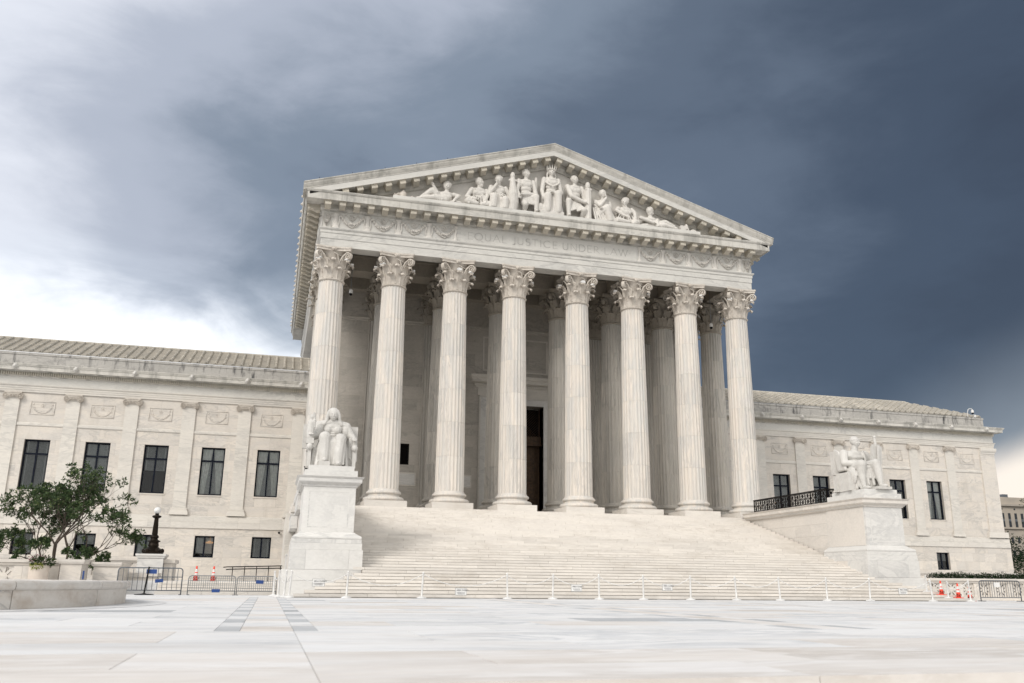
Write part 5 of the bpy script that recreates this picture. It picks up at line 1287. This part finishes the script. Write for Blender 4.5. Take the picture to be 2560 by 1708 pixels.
rn = random.Random(4); mb, tn = MB(), []; leaves(mb, tn, (.08, 0, 1.10), (.40, .34, .20), 420, .11, rn, (0, .55)); foliage(mb, tn, 'foliage', 'petal', FP)
mb, tn = MB(), []; leaves(mb, tn, (-.05, -.1, 1.22), (.36, .25, .12), 46, .07, rn, (.92, 1)); foliage(mb, tn, 'blossom', 'petal', FP)
mb, tn = MB(), []; leaves(mb, tn, (-.02, -.30, .96), (.22, .10, .09), 130, .09, rn, (0, 1), up=-.3); foliage(mb, tn, 'trailing_plant', 'lime', FP)
# ------------------------------------------------------------------ small magnolia trees behind the balustrade
def tree(loc, H, spread, stems, seed, label, dens=1.0, maxd=5):
    rnd = random.Random(seed); T = empty('magnolia_tree', loc); tag(T, label, 'tree', 'small trees behind the balustrade'); wood = MB(); lv = MB(); tn = []; tips = []
    def grow(p, d, L, r, dep):
        pts = [p]; dd = d.copy(); n = 4
        for i in range(n):
            dd = (dd+V((rnd.gauss(0, .13), rnd.gauss(0, .13), rnd.gauss(.03, .10)))).normalized(); p = p+dd*L/n; pts.append(p)
        wood.tube(pts, [r*(1-.38*i/n) for i in range(n+1)], 6 if dep < 3 else 4, caps=False)
        if dep >= 3:
            for q2 in pts[2::2]: tips.append((q2, dd, .5 if dep < maxd else .9))
        if dep >= maxd: tips.append((p, dd, 1.2)); return
        k = rnd.choice((2, 3, 3)) if dep > 0 else rnd.choice((2, 3))
        for j in range(k):
            ax = V((rnd.gauss(0, 1), rnd.gauss(0, 1), rnd.gauss(0, .55))).normalized(); nd_ = (dd*.92+ax*rnd.uniform(.45, .95)+V((0, 0, .10))).normalized()
            grow(p, nd_, L*rnd.uniform(.60, .86), r*.60*rnd.uniform(.85, 1.1), dep+1)
    for (x, y, dx, dy, f) in stems: grow(V((x, y, 0)), V((dx*spread, dy*spread, 1)).normalized(), H*.30*f, .062*f, 0)
    for p, d, sz in tips:
        if rnd.random() > dens*sz: continue
        for k in range(rnd.randint(5, 7)):
            a = rnd.uniform(0, 2*pi); o = d.orthogonal().normalized(); o = Matrix.Rotation(a, 3, d)@o
            blade(lv, tn, p+V((rnd.gauss(0, .03), rnd.gauss(0, .03), rnd.gauss(0, .03))), (d*rnd.uniform(.2, 1.0)+o*.9).normalized(), rnd.uniform(.10, .17), rnd, min(1, max(0, rnd.gauss(.38, .28))), .40)
    wood.build('trunk', 'bark', T, fix=False, smooth=True); foliage(lv, tn, 'crown', 'leaf', T); return T
tree((-24.1, -6.0, TZ), 4.5, .50, [(-.15, 0, -.15, .1, 1.15), (-.35, .1, -.62, -.1, .92), (.05, -.1, .12, -.1, 1.12), (.35, -.2, 1.6, -.3, .5), (-.45, -.2, -1.7, -.3, .5), (.28, 0, .55, .1, .95), (.5, .1, .95, 0, .85), (-.5, -.1, -1.0, .1, .8)], 21, 'small many stemmed leafy tree in front of the near wing', .85)
tree((-28.9, -5.0, TZ), 3.3, .6, [(0, 0, .7, 0, 1), (.2, 0, .2, .1, .9), (-.2, 0, -.5, 0, 1), (.4, .1, 1.1, 0, .8)], 5, 'leafy tree cut off by the left edge of the picture', .9, 4)
# ------------------------------------------------------------------ barriers
def barrier(p0, p1, z0, h, n, label, mat='steel', r=.021, mesh=False, mid=None, group='steel crowd barriers', signs=()):
    p0, p1 = V((*p0, 0)), V((*p1, 0)); L = (p1-p0).length; ang = math.atan2((p1-p0).y, (p1-p0).x)
    B = empty('crowd_barrier', (p0.x, p0.y, z0), None, ang); tag(B, label, 'barrier', group); c = .12
    pts = [(0, 0, .0), (0, 0, h-c)]+[(c-c*cos(a), 0, h-c+c*sin(a)) for a in (.4, .8, 1.2, pi/2)]+[(L-c+c*sin(a), 0, h-c+c*cos(a)) for a in (0, .4, .8, 1.2)]+[(L, 0, h-c), (L, 0, .0)]
    MB().tube(pts, r, 8).build('frame', mat, B, smooth=True)
    MB().tube([(0, 0, .16), (L, 0, .16)], r*.85, 6).build('rail', mat, B)
    if mid: MB().tube([(L*mid[0], 0, mid[1]), (L, 0, mid[1])], r*.8, 6).build('rail', mat, B)
    me = MB().tube([(0, 0, .16), (0, 0, h-.005)], r*.52, 5).mesh('bar', mat)
    for i in range(1, n): inst('bar', me, B, (L*i/n, 0, 0))
    if mesh:
        mb = MB()
        for i in range(1, 6): mb.tube([(0, 0, .16+(h-.16)*i/6), (L, 0, .16+(h-.16)*i/6)], r*.36, 4)
        mb.build('wire_rows', mat, B)
    for x, y in ((.05, 0), (L-.05, 0)): bx('foot', mat, B, x-.02, x+.02, -.22, .22, .0, .025)
    for (x0, x1, za, zb, rt) in signs:
        o = bx('sign_plate', 'blue', B, x0-p0.x, x1-p0.x, -.045, -.035, za, zb); o.rotation_euler.y = rt
    return B
barrier((-20.50, -13.15), (-18.28, -13.0), 0, .96, 13, 'tall dark steel barrier with two blue plates by the lamp', mid=(.45, .64), signs=((-19.54, -19.18, .75, .91, 0), (-19.21, -18.93, .44, .56, -.08)))
barrier((-18.05, -13.0), (-16.36, -12.95), 0, .70, 22, 'low wire mesh barrier with one blue plate near its foot', 'steel_light', .018, True, signs=((-17.19, -16.9, .10, .22, 0),))
barrier((-16.30, -12.95), (-14.85, -12.95), 0, .70, 19, 'low wire mesh barrier nearest the pedestal, blue plate higher up', 'steel_light', .018, True, signs=((-15.61, -15.33, .43, .56, .05),))
barrier((14.85, -16.0), (16.95, -16.05), 0, .87, 17, 'steel barrier in front of the right hand balustrade', 'steel')
pl = bx('white_plate', 'white', None, 15.55, 15.86, -16.09, -16.08, .60, .80); tag(pl, 'white notice hung on the right hand steel barrier', 'sign')
BP = empty('barrier_post', (-19.53, -13.2, 0)); tag(BP, 'black post on a flat black foot against the tall barrier', 'post'); MB().lathe([(.34, 0), (.34, .02), (.1, .04), (.03, .06)], 20).build('foot', 'black', BP); MB().tube([(0, 0, .04), (.07, .05, 1.0)], .030, 8).build('pole', 'black', BP)
# ------------------------------------------------------------------ traffic cones
cone_parts = {}
def cone(x, y, z, h, label, rz=0):
    C = empty('traffic_cone', (x, y, z), None, rz); tag(C, label, 'cone', 'orange traffic cones'); k = h/.70
    bx('base', 'black' if x < 0 else 'orange', C, -.17*k, .17*k, -.17*k, .17*k, 0, .025)
    R = lambda t: (.118-.088*t)*k
    for nm, a, b, m in (('body', .03, .40, 'orange'), ('reflective_band', .40, .53, 'white'), ('body', .53, .60, 'orange'), ('reflective_band', .60, .80, 'white'), ('body', .80, 1.0, 'orange')):
        MB().lathe([(R(a), a*h), (R(b), b*h)], 18).build(nm, m, C, smooth=False, angle=60)
    mb = MB(); text_strips(mb, 'SCP', -.11*k, -R(.2)-.012, .10*h, .12*k, .15, .20); mb.v = [(a, -sqrt(max(R(c/h)**2-a*a, 0))-.004, c) for a, b, c in mb.v]; mb.build('stencil', 'black', C)
    return C
cone(-18.05, -9.6, TZ, .60, 'orange traffic cone at the top of the side steps, nearer the lamp'); cone(-17.37, -9.6, TZ, .60, 'orange traffic cone at the top of the side steps, nearer the pedestal', .2)
cone(13.10, -15.70, .2465, .60, 'orange traffic cone on the second step behind a white post'); cone(13.66, -16.05, .123, .62, 'orange traffic cone on the lowest step between the white posts'); cone(14.42, -15.85, 0, .68, 'orange traffic cone on the paving nearest the steel barrier')
# ------------------------------------------------------------------ white stanchions, chains, notices
sp_base = MB().lathe([(.0, .0), (.175, 0), (.175, .02), (.15, .04), (.07, .065), (.035, .08)], 20).mesh('base', 'white', angle=50); sp_pole = MB().lathe([(.034, .07), (.034, .82), (.038, .825), (.038, .845)], 12).mesh('pole', 'white', angle=50); sp_top = MB().ball((0, 0, .872), (.036, .036, .034), 10, 7).mesh('knob', 'white', smooth=True)
POST = [(-14.62, -17.1), (-14.46, -17.4), (-12.53, -17.2), (-9.92, -17.2), (-6.79, -17.2), (-5.08, -17.2), (-3.27, -17.2), (-1.5, -17.2), (.44, -17.2), (2.38, -17.2), (4.28, -17.2), (6.39, -17.2), (8.37, -17.2), (11.45, -17.1), (13.42, -17.0)]
PL = {0: 'white stanchion behind the first one at the left end of the chain line', 1: 'white stanchion at the left end of the front chain line', 14: 'white stanchion at the right end of the chain line beside the cones'}
ORD = ['second', 'third', 'fourth', 'fifth', 'sixth', 'seventh', 'eighth', 'ninth', 'tenth', 'eleventh', 'twelfth', 'thirteenth', 'fourteenth']
tops = []; rn = random.Random(9)
for i, (x, y) in enumerate(POST):
    o = empty('stanchion', (x, y, .0015)); tag(o, PL.get(i, 'white stanchion, %s from the left along the foot of the steps' % ORD[i-2] if i else None), 'stanchion', 'white stanchions along the steps')
    inst('base', sp_base, o); tx, ty = rn.gauss(0, .022), rn.gauss(0, .02); kx = {1: .05, 0: .045, 3: .04, 13: -.05, 14: -.05}.get(i, tx)
    for nm, me in (('pole', sp_pole), ('knob', sp_top)): inst(nm, me, o, (0, 0, 0), (ty, kx, 0))
    tops.append(V((x+kx*.83, y-ty*.83, .83)))
extra = []
for (x, y, z, lab) in ((-14.95, -14.6, 0, 'white stanchion behind, beside the near pedestal footing'), (-14.80, -16.2, 0, 'white stanchion behind, next to the left end posts'), (12.78, -15.2, .371, 'white stanchion standing up on the third step'), (13.05, -16.15, .1235, 'white stanchion on the lowest step in front of a cone')):
    o = empty('stanchion', (x, y, z+.0015)); tag(o, lab, 'stanchion', 'white stanchions along the steps')
    for nm, me in (('base', sp_base), ('pole', sp_pole), ('knob', sp_top)): inst(nm, me, o, (0, 0, 0), (0, 0, 0), (1, 1, 1) if z == 0 else (1, 1, .78))
    extra.append(V((x, y, z+(.83 if z == 0 else .65))))
def chain(a, b, sag, label):
    mb = MB(); n = 26; P = [a+(b-a)*i/n+V((0, 0, -sag*4*(i/n)*(1-i/n))) for i in range(n+1)]
    for i in range(n): mb.tube([P[i], (P[i]+P[i+1])/2, P[i+1]], [.010, .016, .010], 5, caps=False)
    tag(mb.build('chain', 'white', fix=False), label, 'chain', 'white plastic chains')
chain(tops[0], tops[1], .3, 'white chain loop between the two leftmost posts')
for i in range(1, 14):
    d = (tops[i+1]-tops[i]).length; chain(tops[i], tops[i+1], min(.40, .10+.12*d), 'white chain hanging to the right of the %s stanchion along the steps' % (['first']+ORD)[i-1])
chain(extra[1], extra[0], .25, 'white chain running back beside the near pedestal'); chain(tops[1], extra[1], .35, 'white chain from the left end post to the post behind')
chain(extra[2], tops[13], .28, 'white chain from the post on the third step'); chain(extra[3], tops[14], .30, 'white chain drooping in front of the middle cone')
for (x, z, lab) in ((-13.5, .50, 'white closed area notice hanging nearest the near pedestal'), (-8.52, .24, 'white closed area notice resting low below the third column'), (-4.18, .40, 'white closed area notice hanging left of the middle of the steps'), (-.54, .46, 'white closed area notice hanging at the middle of the steps'), (9.91, .40, 'white closed area notice hanging nearest the orange cones')):
    N = empty('notice', (x, -17.26, z)); tag(N, lab, 'sign', 'white notices on the chain'); bx('board', 'white', N, -.20, .20, -.006, .006, -.115, .115); bx('edge', 'steel_light', N, -.21, .21, .007, .012, -.125, .125)
    mb = MB(); text_strips(mb, 'AREA CLOSED', -.158, -.0062, .03, .042, .2, .2)
    for k in range(3): mb.box(-.16+.03*k, .14, -.0075, -.0065, -.03-.028*k, -.021-.028*k)
    mb.build('print', 'ink', N)
# ------------------------------------------------------------------ handrail on the terrace
HR = empty('handrail', (-16, -6.5, TZ)); tag(HR, 'thin dark steel handrail on the terrace beside the near pedestal', 'handrail')
for z, dx in ((.62, 0), (.52, .12)): MB().tube([(-1.15+dx, 0, z-.02), (-1.0+dx, 0, z), (1.4, 0, z+.08)], .022, 8).build('rail', 'iron', HR)
for i in range(5): MB().tube([(-.75+.52*i, 0, 0), (-.75+.52*i, 0, .62+.017*i)], .020, 6).build('post', 'iron', HR)
# ------------------------------------------------------------------ security cameras
def hang(x, y, z0, z1, lab):
    o = empty('security_camera', (x, y, z0)); tag(o, lab, 'camera', 'hanging dome cameras'); MB().tube([(0, 0, z1-z0), (0, 0, -.05)], .022, 6).build('rod', 'steel_light', o)
    MB().lathe([(.04, .04), (.10, 0), (.115, -.06), (.115, -.22), (.10, -.23)], 16).build('housing', 'white', o, angle=40); MB().ball((0, 0, -.25), (.10, .10, .12), 14, 9).build('dome', 'dome', o, smooth=True)
hang(-11.73, 1.7, 17.45, 20.2, 'dome camera hanging on a rod between the first two columns'); hang(12.05, 1.6, 17.38, 20.2, 'dome camera hanging on a rod by the last column')
RC = empty('security_camera', (41.3, 11.78, 14.58)); RC.scale = (.8,)*3; tag(RC, 'white dome camera on a crooked arm above the wing parapet', 'camera')
MB().tube([(0, 0, 0), (0, 0, .45), (.12, 0, .80), (.30, 0, .92), (.62, 0, .92), (.66, 0, .80)], .035, 8).build('arm', 'white', RC); MB().lathe([(.05, .12), (.12, .05), (.15, -.12), (.15, -.22)], 14, (.66, 0, .72)).build('housing', 'white', RC); MB().ball((.66, 0, .48), .14, 12, 8).build('dome', 'dome', RC, smooth=True); bx('box', 'white', RC, .75, .98, -.1, .1, 0, .28)
wc = MB().ball((0, 0, 0), (.075, .09, .075), 10, 8).tube([(0, 0, 0), (0, .16, .02)], .04, 8).build('security_camera', 'dome', None, (-14.72, YG-.22, 3.56), smooth=True); tag(wc, 'small black camera on the near wing wall by the pedestal', 'camera')
pc = MB().box(-.06, .06, -.08, .08, 0, .09).box(-.03, .03, -.03, .03, -.02, 0).build('security_camera', 'black', None, (-14.03, -12.05, 4.925)); tag(pc, 'tiny black camera on the plinth left of the seated woman', 'camera')
# ------------------------------------------------------------------ hedge, far tree, far building
rn = random.Random(8); mb, tn = MB(), []
A, B2 = V((15.6, -12.35, 0)), V((21.5, -13.9, 0))
for i in range(46): p = A.lerp(B2, i/45); leaves(mb, tn, (p.x, p.y, 1.0+.03*rn.gauss(0, 1)), (.24, .40, .20+.06*rn.random()), 260, .075, rn, (0, 1))
H = foliage(mb, tn, 'hedge', 'hedge'); tag(H, 'dark clipped hedge on top of the right hand balustrade', 'hedge')
FT = empty('evergreen_tree', (77, 42, -1)); tag(FT, 'dark dense tree beyond the corner of the far wing', 'tree'); mb, tn = MB(), []
for i in range(70):
    a = rn.uniform(0, 2*pi); r = 6.2*sqrt(rn.random()); z = rn.uniform(1.0, 7.6); leaves(mb, tn, (cos(a)*r, sin(a)*r*.8, z), (1.5, 1.4, 1.0), 190, .28, rn, (0, .8))
foliage(mb, tn, 'crown', 'hedge', FT); MB().tube([(0, 0, 0), (.2, 0, 3), (0, .2, 6)], [.5, .4, .2], 8).build('trunk', 'bark', FT)
FT = empty('evergreen_tree', (80.5, 40, -1)); tag(FT, 'taller green tree at the right edge of the picture', 'tree'); mb, tn = MB(), []
for i in range(60):
    a = rn.uniform(0, 2*pi); r = 5*sqrt(rn.random()); z = rn.uniform(2.5, 12.0); leaves(mb, tn, (cos(a)*r, sin(a)*r*.8, z), (1.3, 1.3, .9), 170, .28, rn, (.2, 1))
foliage(mb, tn, 'crown', 'hedge', FT); MB().tube([(0, 0, 0), (.2, 0, 4), (0, .2, 9)], [.5, .4, .2], 8).build('trunk', 'bark', FT)
OB = empty('office_building', (138, 110, -1)); tag(OB, 'distant tan stone office building beyond the far wing', 'building')
bx('wall', 'farstone', OB, -6, 60, 0, 25, 0, 20.6); bx('cornice', 'farstone', OB, -6.4, 60.4, -.5, .0, 18.9, 19.3); bx('parapet', 'farstone', OB, -5.8, 60, .4, 25, 20.6, 20.9); bx('ledge', 'farstone', OB, -6.2, 60.2, -.35, 0, 14.0, 14.35); bx('rooftop_unit', 'steel', OB, 2.2, 3.6, 1, 3, 20.9, 21.6)
w1 = MB().box(0, .62, -.06, .05, 0, 1.25).mesh('window', 'farwin'); sp = MB().box(0, .62, -.05, .05, 0, .6).mesh('spandrel', 'steel'); vt = MB().box(0, .35, -.06, .05, 0, .35).mesh('vent', 'farwin')
for k in range(30):
    x = -1.6+1.69*k; inst('window', w1, OB, (x+1.9, 0, 16.15)); inst('window', w1, OB, (x+1.9, 0, 14.4)); inst('spandrel', sp, OB, (x+1.9, 0, 15.5))
    if k % 2 == 0: inst('vent', vt, OB, (x+1.9, 0, 18.1))
    inst('window', w1, OB, (x+1.9, 0, 11.0)); inst('window', w1, OB, (x+1.9, 0, 8.2))
